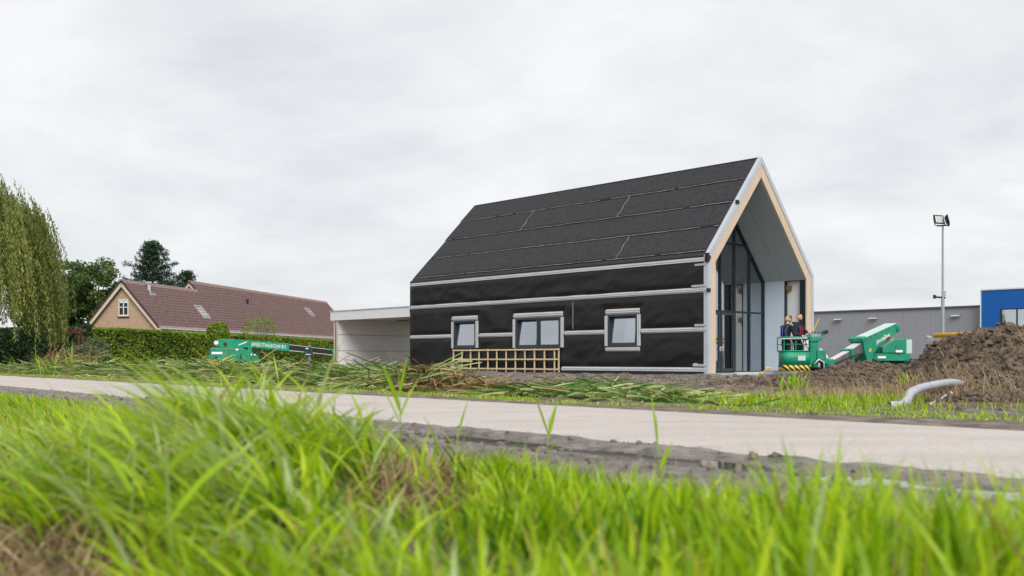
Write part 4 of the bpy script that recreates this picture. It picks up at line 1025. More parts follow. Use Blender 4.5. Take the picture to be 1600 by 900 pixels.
for x0, x1, z0, z1, m_ in ((-18.7, -18.1, 1.06, 1.20, 'textw'), (-18.15, -17.6, 0.62, 0.74, 'hazard'), (-18.78, -18.3, 0.62, 0.70, 'orange'), (-17.1, -17.02, 0.75, 1.1, 'black'), (-16.5, -16.42, 1.0, 1.08, 'textw'), (-16.3, -16.22, 0.98, 1.06, 'textw'), (-17.35, -17.2, 1.30, 1.40, 'textw'), (-18.5, -18.4, 0.8, 0.9, 'black')):
    lside([(x0, z0), (x1, z0), (x1, z1), (x0, z1)], 0.252, 0.262, 'decal', m_, 0)
for off in (-1.35, 0.0):
    lside([(-19.0, 0.25), (-18.7, 0.48), (-16.3, 0.48), (-16.0, 0.25), (-16.3, 0.02), (-18.7, 0.02)], off, off+0.35, 'crawler_track', 'black', 0.05)
lside([(-18.4, 0.30), (-16.6, 0.30), (-16.6, 0.57), (-18.4, 0.57)], -1.0, 0.0, 'undercarriage', 'red')
kx, ky = -10.3, YL(-10.3)+0.45
for z, nm in ((0.35, 'basket_skirt'),):
    a, b = ring(0.30, 0.47, 0.42, 24, kx, ky), ring(0.95, 0.47, 0.42, 24, kx, ky)
    o = rel(MB().add(a+b, [(i, (i+1) % 24, 24+(i+1) % 24, 24+i) for i in range(24)]), LB).build(nm, M['greenworn'], ll, True)
for z in (1.15, 1.4):
    r_ = ring(z, 0.475, 0.425, 24, kx, ky); rel(MB().tube(r_+[r_[0]], 0.02, 6), LB).build('basket_rail', M['green'], ll)
for sx, sy in ((-1, -1), (1, -1), (-1, 1), (1, 1)):
    rel(MB().tube([(kx+sx*.45, ky+sy*.41, 0.9), (kx+sx*.45, ky+sy*.41, 1.4)], 0.018, 6), LB).build('rail_post', M['green'], ll)
rel(MB().prism(ring(0.30, 0.46, 0.41, 24, kx, ky), (0, 0, 0.03)), LB).build('basket_floor', M['grey_metal'], ll)
rel(MB().beam((-11.0, YL(-11)+0.42, 1.1), (-10.6, ky, 0.6), 0.2, 0.25), LB).build('knuckle', M['green'], ll)

# ------------------------------------------------------------------ people
def person(label, loc, rotz, hands, elbows, mats, feet=((0.02, 0.12), (-0.02, -0.12)), head_turn=0.0, scale=1.0, bend=0.04):
    """faces local +x; one remeshed body. mats: top, legs"""
    b = MB(); neck = Vector((0.03+bend, 0, 1.50)); hd = Vector((0.05+bend, 0, 1.66))
    ch = Vector((bend, 0, 1.33))
    b.ball((0, 0, 0.95), (0.125, 0.17, 0.13)); b.tube([(0, 0, 0.90), (0.01, 0, 1.08), ch, (bend, 0, 1.44)], [0.145, 0.135, 0.155, 0.12], 14)
    b.ball(ch+Vector((0, 0, 0.02)), (0.125, 0.19, 0.15)); b.tube([(bend, -0.185, 1.42), (bend, 0.185, 1.42)], [0.075, 0.075], 10)
    b.tube([neck-Vector((0.02, 0, 0.10)), neck+Vector((0.01, 0, 0.08))], [0.07, 0.058], 10)
    b.ball(hd+Vector((0, 0, 0.02)), (0.098, 0.078, 0.115)); b.ball(hd+Vector((0.025, 0, -0.045)), (0.072, 0.062, 0.075))
    R = Matrix.Rotation(head_turn, 3, 'Z')
    b.tube([hd+R@Vector((0.085, 0, 0.02)), hd+R@Vector((0.112, 0, -0.012)), hd+R@Vector((0.095, 0, -0.025))], [0.012, 0.018, 0.010], 6)
    for sg in (1, -1):
        b.ball(hd+R@Vector((0.0, 0.078*sg, 0.0)), (0.02, 0.012, 0.03), 8, 6)
    for i, sg in ((0, 1), (1, -1)):
        sh = Vector((bend, 0.19*sg, 1.41)); e_ = Vector(elbows[i]); h_ = Vector(hands[i])
        b.ball(sh, 0.078); b.tube([sh, e_], [0.068, 0.052], 10); b.ball(e_, 0.054); b.tube([e_, h_], [0.052, 0.036], 10)
        d = (h_-e_).normalized(); sd = d.cross(Vector((0, 0, 1))).normalized(); dn = d.cross(sd)
        if dn.z > 0: dn = -dn
        pm = h_+d*0.05
        b.tube([h_-d*0.01, pm, h_+d*0.09], [0.032, 0.040, 0.036], 8)
        for k in range(4):
            r0 = h_+d*0.085+sd*(k-1.5)*0.021; ln = (0.036, 0.042, 0.040, 0.030)[k]
            b.tube([r0, r0+d*ln+dn*0.006, r0+d*(ln+0.012)+dn*0.035, r0+d*(ln-0.01)+dn*0.055], [0.0105, 0.010, 0.009, 0.008], 6)
        t0 = h_+d*0.03-sd*0.034*sg
        b.tube([t0, t0+d*0.03-sd*0.022*sg+dn*0.01, t0+d*0.055-sd*0.012*sg+dn*0.035], [0.013, 0.011, 0.009], 6)
        hp = Vector((0, 0.095*sg, 0.92)); an = Vector((feet[i][0], feet[i][1], 0.09)); kn = (hp+an)/2+Vector((0.03, 0, 0.02))
        b.tube([hp, kn], [0.098, 0.066], 12); b.ball(kn, 0.066); b.tube([kn, (kn*0.6+an*0.4), an], [0.066, 0.064, 0.048], 12)
        b.tube([an+Vector((-0.05, 0, -0.035)), an+Vector((0.06, 0, -0.04)), an+Vector((0.17, 0.01*sg, -0.05))], [0.05, 0.048, 0.035], 10)
    ob_ = b.build('tmp', M['skin'])
    md = ob_.modifiers.new('r', 'REMESH'); md.mode = 'VOXEL'; md.voxel_size = 0.0125
    sm = ob_.modifiers.new('s', 'SMOOTH'); sm.iterations = 3; sm.factor = 0.5
    bpy.context.view_layer.update()
    me = bpy.data.meshes.new_from_object(ob_.evaluated_get(bpy.context.evaluated_depsgraph_get()))
    bpy.data.objects.remove(ob_)
    me.name = 'person'
    me.materials.clear()
    for mm in (M['skin'], M[mats[0]], M[mats[1]], M['boot']): me.materials.append(mm)
    hv = [Vector(h) for h in hands]
    for p in me.polygons:
        c = p.center; k = 1
        arm = min((c-h).length for h in hv)
        if c.z > 1.53: k = 0
        elif arm < 0.15 and any((c-h).dot((h-Vector(e_)).normalized()) > 0.0 for h, e_ in zip(hv, elbows)): k = 0
        elif c.z < 0.12: k = 3
        elif c.z < 0.90 and arm > 0.16: k = 2
        p.material_index = k; p.use_smooth = True
    o = link('person', me, None); o.location = loc; o.rotation_euler = (0, 0, rotz); o.scale = (scale,)*3
    tag(o, label, 'person', 'workers on site')
    for sg in (1, -1):
        MB().ball(hd+R@Vector((0.082, 0.032*sg, 0.025)), (0.010, 0.012, 0.008), 8, 6).build('eye', M['black'], o)
    MB().tube([hd+R@Vector((0.088, -0.024, -0.055)), hd+R@Vector((0.092, 0, -0.057)), hd+R@Vector((0.088, 0.024, -0.055))], 0.006, 6).build('mouth', M['red'], o)
    return o, hd, R
def cap_mesh(hd, R, r, zmin, xmax, m, parent, nm='hair'):
    b = MB().ball((0, 0, 0), 1.0, 18, 12)
    vs_ = [Vector(p) for p in b.v]; keep = []
    fs = [f for f in b.f if all((vs_[i].z*r[2] > zmin) and (vs_[i].x*r[0] < xmax or vs_[i].z > 0.62) for i in f)]
    m2 = MB().add([hd+R@Vector((p.x*r[0]-0.006, p.y*r[1], p.z*r[2]+0.02)) for p in vs_], fs)
    return m2.build(nm, m, parent, True)
# worker with ear protection, back to us, hands on the rail
o, hd, R = person('worker in black jacket and blue harness wearing ear defenders in lift basket', (9.20, 33.40, 0.43), math.radians(35),
       ((0.36, 0.16, 1.05), (0.34, -0.20, 1.02)), ((0.10, 0.27, 1.14), (0.06, -0.30, 1.13)), ('blackcloth', 'jeans'), head_turn=0.2, scale=0.97)
cap_mesh(hd, R, (0.108, 0.088, 0.125), -0.06, 0.055, M['blond'], o)
for sg in (1, -1): MB().ball(hd+R@Vector((0.0, 0.092*sg, 0.0)), (0.035, 0.022, 0.042)).build('ear_defender', M['pine_w'], o, True)
MB().tube([hd+R@Vector((0, 0.10*math.cos(a), 0.02+0.125*math.sin(a))) for a in np.linspace(0.1, PI-0.1, 11)], 0.009, 6).build('headband', M['black'], o)
for sg in (1, -1): MB().tube([(-0.10, 0.10*sg, 1.05), (-0.125, 0.06*sg, 1.25), (-0.075, 0.11*sg, 1.43), (0.05, 0.12*sg, 1.48), (0.155, 0.09*sg, 1.30)], 0.02, 6).build('harness_strap', M['harness'], o)
MB().tube([(0.17*math.cos(a), 0.19*math.sin(a), 1.0) for a in np.linspace(0, 2*PI, 17)], 0.022, 6).build('harness_belt', M['harness'], o)
# bald bearded worker, facing right with one arm to the console
o, hd, R = person('bald bearded worker in navy hooded sweater at lift basket controls', (9.62, 33.62, 0.43), math.radians(-38),
       ((0.42, 0.24, 1.12), (0.30, -0.18, 1.04)), ((0.20, 0.30, 1.20), (0.06, -0.30, 1.13)), ('navy', 'jeans'), head_turn=-0.35, scale=1.02)
cap_mesh(hd, R, (0.102, 0.083, 0.115), -0.03, -0.02, M['beard'], o)
b = MB().ball(hd+R@Vector((0.035, 0, -0.085)), (0.068, 0.062, 0.05)); b.build('beard', M['beard'], o, True)
MB().tube([(0.02+0.13*math.cos(a), 0.13*math.sin(a), 1.47+0.02*math.cos(a+PI)) for a in np.linspace(0.5, 2*PI-0.5, 13)], 0.045, 8).build('hood', M['navy'], o, True)
for sg in (1, -1): MB().tube([(0.15, 0.10*sg, 1.10), (0.175, 0.08*sg, 1.28), (0.10, 0.11*sg, 1.46)], 0.011, 6).build('harness_strap', M['red'], o)
# worker walking by the hedge
o, hd, R = person('worker in teal jacket and grey trousers walking beside the hedge', (-12.87, 62.9, 0.02), math.radians(60),
       ((0.20, 0.20, 1.02), (0.22, -0.20, 1.03)), ((-0.02, 0.30, 1.12), (-0.02, -0.30, 1.12)), ('teal', 'greytr'), feet=((0.16, 0.10), (-0.16, -0.10)))
cap_mesh(hd, R, (0.108, 0.088, 0.125), -0.07, 0.05, M['brownhair'], o)
MB().tube([(0.16*math.cos(a), 0.185*math.sin(a), 1.02) for a in np.linspace(0, 2*PI, 17)], 0.028, 6).build('reflective_band', M['textw'], o)
MB().box(-0.145, -0.125, -0.09, 0.09, 1.36, 1.44).build('shoulder_panel', M['textw'], o)

# ------------------------------------------------------------------ things lying at the gable
def put(o, label, cat, group=None):
    return tag(o, label, cat, group)
slab = MB().box(-0.2, W+0.6, -1.1, 2.1, -0.08, 0.10); so = slab.build('porch_slab', M['concrete']); so.location = (HX, HY, 0); so.rotation_euler = (0, 0, TH); so['kind'] = 'structure'
t = thing('power_saw', 'small yellow power tool standing on porch slab by the glass front', 'power tool', (10.05, 39.0, 0.10), 0.4)
MB().box(-0.22, 0.28, -0.12, 0.12, 0.0, 0.16).build('body', M['yellow'], t, bevel=0.03)
MB().tube([(-0.15, 0, 0.16), (-0.10, 0, 0.30), (0.12, 0, 0.28), (0.2, 0, 0.15)], 0.03, 8).build('handle', M['yellow'], t, True)
MB().tube([(0.30, -0.06, 0.10), (0.30, 0.06, 0.10)], 0.10, 14).build('blade_guard', M['black'], t)
MB().box(-0.40, -0.23, -0.1, 0.1, 0.0, 0.12).build('motor', M['yellow'], t, bevel=0.03)
t = thing('sheet_stack', 'stack of pale boards on black bearers under the lift basket', 'board stack', (9.95, 35.2, 0.0), 0.15)
for x in (-0.7, 0.7): MB().box(x-0.08, x+0.08, -0.4, 0.4, 0.0, 0.16).build('bearer', M['black'], t)
for k in range(3): MB().box(-1.0+0.03*k, 1.0-0.05*k, -0.4, 0.4, 0.162+k*0.06, 0.218+k*0.06).build('board', M['bluepanel'] if k != 1 else M['white'], t)
t = MB().beam((0.9, -0.75, 0.155), (3.9, -0.55, 0.155), 0.14, 0.10).build('steel_profile', M['galv']); t.location = (HX, HY, 0); t.rotation_euler = (0, 0, TH)
tag(t, 'galvanised profile lying on the slab before the glass door', 'steel profile')
t = thing('glass_crate', 'small pale crate standing behind the lift boom nose', 'crate', (11.85, 37.4, 0.05), 0.5)
for k in range(4): MB().box(-0.4, 0.4, -0.32, -0.29, 0.02+k*0.15, 0.13+k*0.15).build('slat', M['grey_metal'], t)
for sx in (-1, 1):
    for sy in (-1, 1): MB().box(sx*0.4-0.03, sx*0.4+0.03, sy*0.29-0.03, sy*0.29+0.03, 0, 0.62).build('post', M['grey_metal'], t)
MB().box(-0.38, 0.38, -0.26, 0.26, 0.05, 0.55).build('content', M['white'], t)

# ------------------------------------------------------------------ soil heap
def heap_h(X, Y):
    g = lambda cx, cy, sx, sy, h: h*np.exp(-(((X-cx)/sx)**2+((Y-cy)/sy)**2))
    h = g(9.3, 18.8, 1.35, 2.0, 0.90)+g(11.8, 17.6, 2.2, 2.4, 0.85)+g(8.75, 20.5, 0.8, 1.6, 0.46)+g(7.4, 16.6, 1.1, 1.3, 0.40)+g(7.2, 22.5, 1.8, 1.6, 0.18)+g(8.9, 24.0, 1.5, 1.0, 0.50)+g(6.9, 14.4, 1.2, 0.8, 0.22)+g(6.2, 24.0, 2.5, 1.2, 0.2)+g(14.5, 18.0, 3.0, 3.0, 0.95)
    amp = np.clip(h*1.5-0.18, 0, 1)
    r = (1-np.abs(2*fbm(X*1.3, Y*1.3, 71, 5, 0.6)-1))
    h = h+amp*(0.42*(r-0.72)+0.30*(fbm(X*4.5, Y*4.5, 75, 4, 0.7)-0.5)+0.13*(0.6-np.abs(2*vnoise(X*7+Y*2, Y*8-X, 79)-1))+0.07*(0.5-np.abs(2*vnoise(X*17, Y*17, 80)-1)))
    return h-0.10+0.05
xs = np.arange(3.6, 18, 0.06); ys = np.arange(12.4, 27, 0.06)
X, Y = np.meshgrid(xs, ys, indexing='ij'); Z = heap_h(X, Y)
hp = npmesh('soil_heap', np.stack([X, Y, Z], -1).reshape(-1, 3), grid_faces(len(xs), len(ys)), M['mound'])
tag(hp, 'big rough heap of dark brown excavated soil beside the road', 'soil heap')
def clods(cx, cy, cz, size, m, name, parent=None):
    """lumpy clods, each a squashed jittered octahedron subdivided once"""
    base = np.array([(1,0,0),(-1,0,0),(0,1,0),(0,-1,0),(0,0,1),(0,0,-1)], float)
    tri = np.array([(0,2,4),(2,1,4),(1,3,4),(3,0,4),(2,0,5),(1,2,5),(3,1,5),(0,3,5)])
    ed = {}; V0 = list(base); T0 = []
    for a, b, c in tri:
        q = []
        for i, j in ((a, b), (b, c), (c, a)):
            k = (min(i, j), max(i, j))
            if k not in ed: ed[k] = len(V0); V0.append((base[i]+base[j])/np.linalg.norm(base[i]+base[j]))
            q.append(ed[k])
        T0 += [(a, q[0], q[2]), (q[0], b, q[1]), (q[2], q[1], c), (q[0], q[1], q[2])]
    V0 = np.array(V0); T0 = np.array(T0); n = len(cx)
    J = V0[None]*(1+RNG.normal(0, 0.22, (n, len(V0), 1)))*RNG.uniform(0.55, 1.25, (n, 1, 3))
    V = J*size[:, None, None]+np.stack([cx, cy, cz], -1)[:, None, :]
    F = (T0[None]+(np.arange(n)*len(V0))[:, None, None]).reshape(-1, 3)
    o = npmesh(name, V.reshape(-1, 3), F, m, parent, smooth=False); o['kind'] = 'stuff'
    return o
n = 34000; cx = RNG.uniform(4.5, 17, n); cy = RNG.uniform(12.8, 25, n); hz_ = heap_h(cx, cy); k = hz_ > 0.10
cx, cy, hz_ = cx[k], cy[k], hz_[k]; sz = 0.012+0.06*RNG.random(len(cx))**3
clods(cx, cy, hz_+sz*0.15, sz, M['mound'], 'clods', hp)
n = 7000; S_ = RNG.uniform(-14, 26, n); N_ = 13.0+RNG.random(n)*14; x, y = SN(S_, N_); z = yard_h(S_, N_, x, y); sz = 0.015+0.06*RNG.random(n)**2.5
o = clods(x, y, z+sz*0.2, sz, M['yard'], 'soil_clods'); tag(o, 'loose clods of earth scattered over the yard', 'soil clods')
n = 1600; S_ = RNG.uniform(-6, 24, n); N_ = np.clip(RNG.normal(4.9, 0.5, n), 3.6, 5.95); x, y = SN(S_, N_); z = mud_h(S_, N_, x, y); sz = 0.008+0.035*RNG.random(n)**3
o = clods(x, y, z+sz*0.2, sz, M['mud'], 'mud_clods'); tag(o, 'small clods of wet mud along the near road edge', 'mud clods')
n = 1500; S_ = RNG.uniform(-10, 30, n); N_ = np.where(RNG.random(n) < 0.5, RNG.normal(10.15, 0.12, n), RNG.normal(5.85, 0.10, n)); x, y = SN(S_, N_); sz = 0.003+0.011*RNG.random(n)**3
o = clods(x, y, np.full(n, 0.005)+sz*0.2, sz, M['mud'], 'road_grit'); tag(o, 'grit and crumbs strewn along the road edges', 'grit')

# pvc pipes lying at the heap
def pipe(pts, r, name, label, m='pvc', collar=()):
    root = thing(name, label, 'pipe', pts[0])
    # smooth the polyline
    P = [Vector(p) for p in pts]; Q = []
    for i in range(len(P)-1):
        p0, p1, p2, p3 = P[max(i-1, 0)], P[i], P[i+1], P[min(i+2, len(P)-1)]
        for k in range(6):
            t = k/6; Q.append(0.5*((2*p1)+(-p0+p2)*t+(2*p0-5*p1+4*p2-p3)*t*t+(-p0+3*p1-3*p2+p3)*t**3))
    Q.append(P[-1])
    rel(MB().tube(Q, r, 20, cap=False), pts[0]).build('pipe_body', M[m], root, True).modifiers.new('t', 'SOLIDIFY').thickness = 0.008
    for c in collar:
        a = Q[int(c*(len(Q)-1))]; b = Q[min(int(c*(len(Q)-1))+1, len(Q)-1)]; d = (b-a).normalized()
        rel(MB().tube([a-d*0.05, a+d*0.05], r*1.10, 20), pts[0]).build('socket', M[m], root, True)
    return root
pipe([(5.30, 13.98, 0.062), (5.44, 14.0, 0.062), (5.53, 14.02, 0.085), (5.585, 14.05, 0.15), (5.64, 14.1, 0.225), (5.75, 14.2, 0.262), (5.97, 14.5, 0.295), (6.41, 15.0, 0.33), (6.9, 15.6, 0.345), (7.3, 16.1, 0.30)], 0.060, 'drain_pipe', 'long grey plastic pipe with bent end emerging from the soil heap', collar=(0.25, 0.53))
pipe([(5.92, 14.15, 0.05), (6.2, 14.45, 0.10), (6.55, 14.85, 0.20)], 0.034, 'drain_pipe', 'short muddy thin pipe lying under the bigger grey pipe', collar=())

# ------------------------------------------------------------------ trees and shrubs
def crown_mesh(P, size, m, name, parent, aspect=1.6, droop=None, var=None, flat=0.0):
    V, F = leaf_quads(P, size, aspect, flat, droop)
    v = RNG.random(len(P)) if var is None else var
    return npmesh(name, V, F, m, parent, np.repeat(v, 4), smooth=False)

def broad_tree(name, label, base, height, rx, ry, z0, nclump, nleaf, size, m, seed, trunk_r=0.3, clump_r=0.75, group=None):
    rng = np.random.default_rng(seed); root = thing(name, label, 'tree', base, 0, group)
    MB().tube([(0, 0, -0.2), (0.05, 0, height*0.3), (0.0, 0.1, height*0.65)], [trunk_r, trunk_r*0.7, trunk_r*0.25], 10).build('trunk', M['bark'], root, True)
    zc, zr_ = (z0+height)/2, (height-z0)/2
    d = rng.normal(size=(nclump, 3)); d /= np.linalg.norm(d, axis=1)[:, None]; r = rng.random(nclump)**0.42
    C = d*r[:, None]*np.array([rx, ry, zr_]); C *= (0.8+0.4*rng.random(nclump))[:, None]; C[:, 2] += zc
    lb = MB()
    for c in C[:60]:
        st = Vector((0, 0, max(height*0.22, c[2]*0.55))); mid = (st+Vector(c))/2+Vector((0, 0, -0.2)); lb.tube([st, mid, Vector(c)], [trunk_r*0.28, trunk_r*0.14, 0.02], 5)
    lb.build('limbs', M['bark'], root, True)
    idx = rng.integers(0, nclump, nleaf); cr = clump_r*(0.6+0.8*rng.random(nclump))
    q = rng.normal(size=(nleaf, 3)); q /= np.linalg.norm(q, axis=1)[:, None]; q *= (rng.random(nleaf)**0.5)[:, None]
    P = C[idx]+q*cr[idx][:, None]*np.array([1, 1, 0.7])
    v = np.clip(rng.random(nclump)[idx]*0.55+rng.random(nleaf)*0.45, 0, 1)
    crown_mesh(P, size*(0.6+0.8*rng.random(nleaf)), m, 'crown', root, 1.5, var=v)
    return root

def bush(name, label, base, rx, ry, rz, nleaf, size, m, seed, zc=None, cat='shrub', group=None, aspect=1.6):
    rng = np.random.default_rng(seed); root = thing(name, label, cat, base, 0, group)
    zc = rz*0.75 if zc is None else zc
    lb = MB()
    for k in range(7):
        a = rng.random()*6.28; lb.tube([(0, 0, -0.05), (rx*.3*math.cos(a), ry*.3*math.sin(a), zc*0.6), (rx*.6*math.cos(a), ry*.6*math.sin(a), zc+rz*.5)], [0.04, 0.025, 0.01], 5)
    lb.build('stems', M['bark'], root, True)
    d = rng.normal(size=(nleaf, 3)); d /= np.linalg.norm(d, axis=1)[:, None]
    lump = 0.78+0.35*fbm(d[:, 0]*2.2+seed, d[:, 1]*2.2+d[:, 2]*1.7, seed, 3)
    r = lump*(0.72+0.30*rng.random(nleaf)**0.6)
    P = d*r[:, None]*np.array([rx, ry, rz]); P[:, 2] += zc; P = P[P[:, 2] > 0.0]
    crown_mesh(P, size*(0.6+0.8*rng.random(len(P))), m, 'foliage', root, aspect, var=np.clip(rng.random(len(P))*0.75+0.25*(P[:, 2]/(zc+rz)), 0, 1))
    return root

# weeping willow
def willow(base, H, R, nstr, seed):
    rng = np.random.default_rng(seed); root = thing('willow_tree', 'big weeping willow with hanging yellow green strands at left edge', 'tree', base)
    MB().tube([(0, 0, -0.2), (0.1, 0, 3.0), (0.3, 0.2, 6.5)], [0.55, 0.42, 0.25], 12).build('trunk', M['bark'], root, True)
    lb = MB(); tips = []
    for k in range(95):
        a = rng.random()*2*PI; rr = R*(0.12+0.80*rng.random()**0.7); z = H*(0.62+0.32*rng.random()**0.6)*(1-0.30*(rr/R)**2.5)
        p0 = Vector((0.1, 0, 2.5+2.5*rng.random())); p2 = Vector((rr*math.cos(a), rr*math.sin(a), z)); p1 = (p0+p2)/2+Vector((0, 0, 0.8))
        lb.tube([p0, p1, p2], [0.13, 0.08, 0.03], 6); tips.append(p2)
    lb.build('limbs', M['bark'], root, True)
    P = []; Vv = []
    nt = 150; ra = R*np.sqrt(rng.random(nt))*0.98; aa = rng.random(nt)*2*PI
    tips = np.stack([ra*np.cos(aa), ra*np.sin(aa), H*(0.55+0.45*np.sqrt(1-(ra/R)**2))-rng.random(nt)**2*2.2], -1)
    cl = rng.integers(0, nt, nstr)
    st = tips[cl]+rng.normal(0, 0.42, (nstr, 3))*np.array([1, 1, 0.7])
    rad = np.hypot(st[:, 0], st[:, 1])
    ln = np.clip((st[:, 2]-1.3)*(0.35+0.62*rng.random(nstr)**0.7)*np.clip(rad/R+0.1, 0.35, 1), 0.8, 9)
    tone = np.clip(rng.random(len(tips))[cl]*0.6+0.4*rng.random(nstr)-0.1, 0, 1)
    wind = np.array([0.10, 0.0])
    for i in range(nstr):
        n_ = int(ln[i]/0.085); t = (np.arange(n_)+rng.random(n_))/n_
        out = st[i, :2]/max(rad[i], .1)
        bow = 0.55*np.sin(np.minimum(t*2.2, 1.57))
        x = st[i, 0]+out[0]*bow+wind[0]*t*ln[i]*0.6+rng.normal(0, 0.045, n_)
        y = st[i, 1]+out[1]*bow+rng.normal(0, 0.045, n_)
        z = st[i, 2]+0.35*np.sin(np.minimum(t*6, PI))*0.6-t*ln[i]
        P.append(np.stack([x, y, z], -1)); Vv.append(np.clip(tone[i]+rng.normal(0, 0.12, n_), 0, 1))
    P = np.concatenate(P); Vv = np.concatenate(Vv)
    crown_mesh(P, 0.068*(0.7+0.6*rng.random(len(P))), M['willow'], 'crown', root, 3.4, droop=0.6, var=Vv)
    return root
willow((-34.2, 62.0, 0), 12.2, 5.0, 3600, 3)
broad_tree('broadleaf_tree', 'dark green broadleaf tree with thinning crown between willow and brick house', (-39.2, 93, 0), 10.2, 4.2, 3.2, 1.0, 240, 42000, 0.16, M['decid'], 5, clump_r=0.7)
broad_tree('broadleaf_tree', 'smaller dark tree filling the gap behind the willow', (-45.5, 97, 0), 9.0, 3.5, 3.0, 0.6, 90, 9000, 0.17, M['decid'], 8, clump_r=0.9)

def pine(base, H, R, seed, label, nwh):
    rng = np.random.default_rng(seed); root = thing('pine_tree', label, 'tree', base, 0, 'pines behind the brick house')
    MB().tube([(0, 0, -0.2), (0, 0, H*0.97)], [0.28, 0.03], 10).build('trunk', M['bark'], root, True)
    P = []; D = []; lb = MB()
    for w_ in range(nwh):
        f = (w_+0.5)/nwh; z = H*(0.22+0.76*f); r = min(R, (H-z)*0.72)*(0.72+0.40*rng.random())+0.12
        for k in range(7):
            a = 2*PI*(k+rng.random()*0.7)/7+w_; rr = r*(0.65+0.45*rng.random())
            tip = np.array([rr*math.cos(a), rr*math.sin(a), z+0.22*rr+rng.normal(0, 0.2)])
            lb.tube([(0, 0, z-0.2), tuple(tip*np.array([.5, .5, 1])-np.array([0, 0, 0.12])), tuple(tip)], [0.05, 0.03, 0.012], 4)
            m_ = int(24*rr/R)+9
            for j in range(m_):
                t = 0.30+0.72*rng.random(); q = np.array([tip[0]*t, tip[1]*t, z-0.1+(tip[2]-z+0.1)*t**1.3])+rng.normal(0, 0.22, 3)*np.array([1, 1, 0.6])
                nn = 9
                P.append(q+rng.normal(0, 0.10, (nn, 3))); D.append(np.full(nn, rng.random()))
    lb.build('branches', M['bark'], root, True)
    P = np.concatenate(P); D = np.clip(np.concatenate(D)*0.7+rng.random(len(P))*0.3, 0, 1)
    crown_mesh(P, 0.085, M['needle'], 'crown', root, 4.0, var=D, droop=None)
pine((-40.5, 112, 0), 14.4, 5.2, 4, 'tall dark pine tree rising behind the brick house ridge', 19)
pine((-36.6, 112, 0), 11.0, 3.4, 6, 'smaller pine tip just right of the tall pine', 11)

# clipped hedge
def hedge(name, label, p0, direction, length, h, th, nleaf, size, m, seed, cat='hedge'):
    rng = np.random.default_rng(seed); ang = math.atan2(direction[1], direction[0])
    root = thing(name, label, cat, (p0[0], p0[1], 0), ang)
    MB().box(0.12, length-0.12, -th/2+0.14, th/2-0.14, -0.1, h-0.16).build('core', M['core'], root)
    A = [length*h, length*h, length*th, th*h]; w = np.array(A)/sum(A); f = rng.choice(4, nleaf, p=w)
    x = rng.random(nleaf)*length; z = rng.random(nleaf)*h; y = (rng.random(nleaf)-0.5)*th
    dep = rng.random(nleaf)**1.7*0.22
    bump = 0.34*(fbm(x*0.8, z*1.1+f*7, seed, 4)-0.5)
    y = np.where(f == 0, -th/2+dep+bump, np.where(f == 1, th/2-dep-bump, y)); z = np.where(f == 2, h-dep*0.8+bump*0.7, z); x = np.where(f == 3, dep+bump, x)
    P = np.stack([x, y, z], -1)
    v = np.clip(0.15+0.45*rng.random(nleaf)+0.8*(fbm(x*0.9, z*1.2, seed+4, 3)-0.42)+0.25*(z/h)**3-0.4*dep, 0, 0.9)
    v = np.where(rng.random(nleaf) < 0.05*np.clip(1.5-z/h, 0, 1)*2, 0.97, v)
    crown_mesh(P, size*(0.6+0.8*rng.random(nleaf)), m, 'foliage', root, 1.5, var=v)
    return root
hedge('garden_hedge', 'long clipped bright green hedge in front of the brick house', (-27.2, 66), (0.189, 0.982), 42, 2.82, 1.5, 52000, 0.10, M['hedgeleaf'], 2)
hedge('garden_hedge', 'far dark hedge closing the garden below the willow', (-66, 84), (1, 0.02), 30, 3.4, 1.6, 22000, 0.15, M['darkleaf'], 12)
bush('garden_shrub', 'dense dark shrub under the willow at left edge', (-33.6, 59.0, 0), 2.6, 1.6, 1.25, 9000, 0.10, M['darkleaf'], 21)
bush('garden_shrub', 'low dark shrub between willow and the red pergola', (-30.2, 61.5, 0), 1.7, 1.2, 1.3, 7000, 0.10, M['darkleaf'], 22)
bush('garden_shrub', 'ivy covered dark shrub against the left corner of brick gable', (-34.0, 80.0, 0), 1.25, 1.0, 2.0, 7000, 0.10, M['darkleaf'], 23, zc=1.7)
bush('garden_shrub', 'rounded grey green shrub at the near end of the hedge', (-27.2, 63.0, 0), 1.9, 1.1, 0.95, 9000, 0.065, M['greyleaf'], 24)
bush('garden_shrub', 'twiggy grey shrub beside the hedge corner', (-27.0, 64.6, 0), 1.1, 0.8, 1.25, 3000, 0.06, M['greyleaf'], 25)
bush('garden_shrub', 'bright green shoots standing above the hedge', (-22.6, 76.5, 0), 1.0, 0.8, 1.1, 2600, 0.10, M['hedgeleaf'], 26, zc=2.6)
bush('garden_shrub', 'thin yellowish bush poking out above the hedge near the carport', (-21.3, 84.0, 0), 1.5, 1.0, 1.35, 1400, 0.085, M['hedgeleaf'], 27, zc=3.1)

# pergola
pg = thing('pergola', 'small dark red timber pergola left of the brick house', 'pergola', (-31.35, 70, 0), 0.25)
for x in (-0.9, 0.95):
    for y in (-0.8, 0.8): MB().box(x-0.08, x+0.08, y-0.08, y+0.08, -0.05, 2.45).build('post', M['brickpier'], pg)
for y in (-0.8, 0.8): MB().beam((-1.15, y, 2.42), (1.2, y, 2.80), 0.12, 0.16).build('beam', M['brickpier'], pg)
for k in range(5): MB().beam((-0.9+k*0.45, -1.0, 2.60+k*0.072), (-0.9+k*0.45, 1.0, 2.60+k*0.072), 0.06, 0.10).build('rafter', M['brickpier'], pg)
for z in (0.35, 0.65, 0.95): MB().box(-0.82, 0.87, -0.84, -0.78, z-0.09, z+0.09).build('rail_board', M['brickpier'], pg)

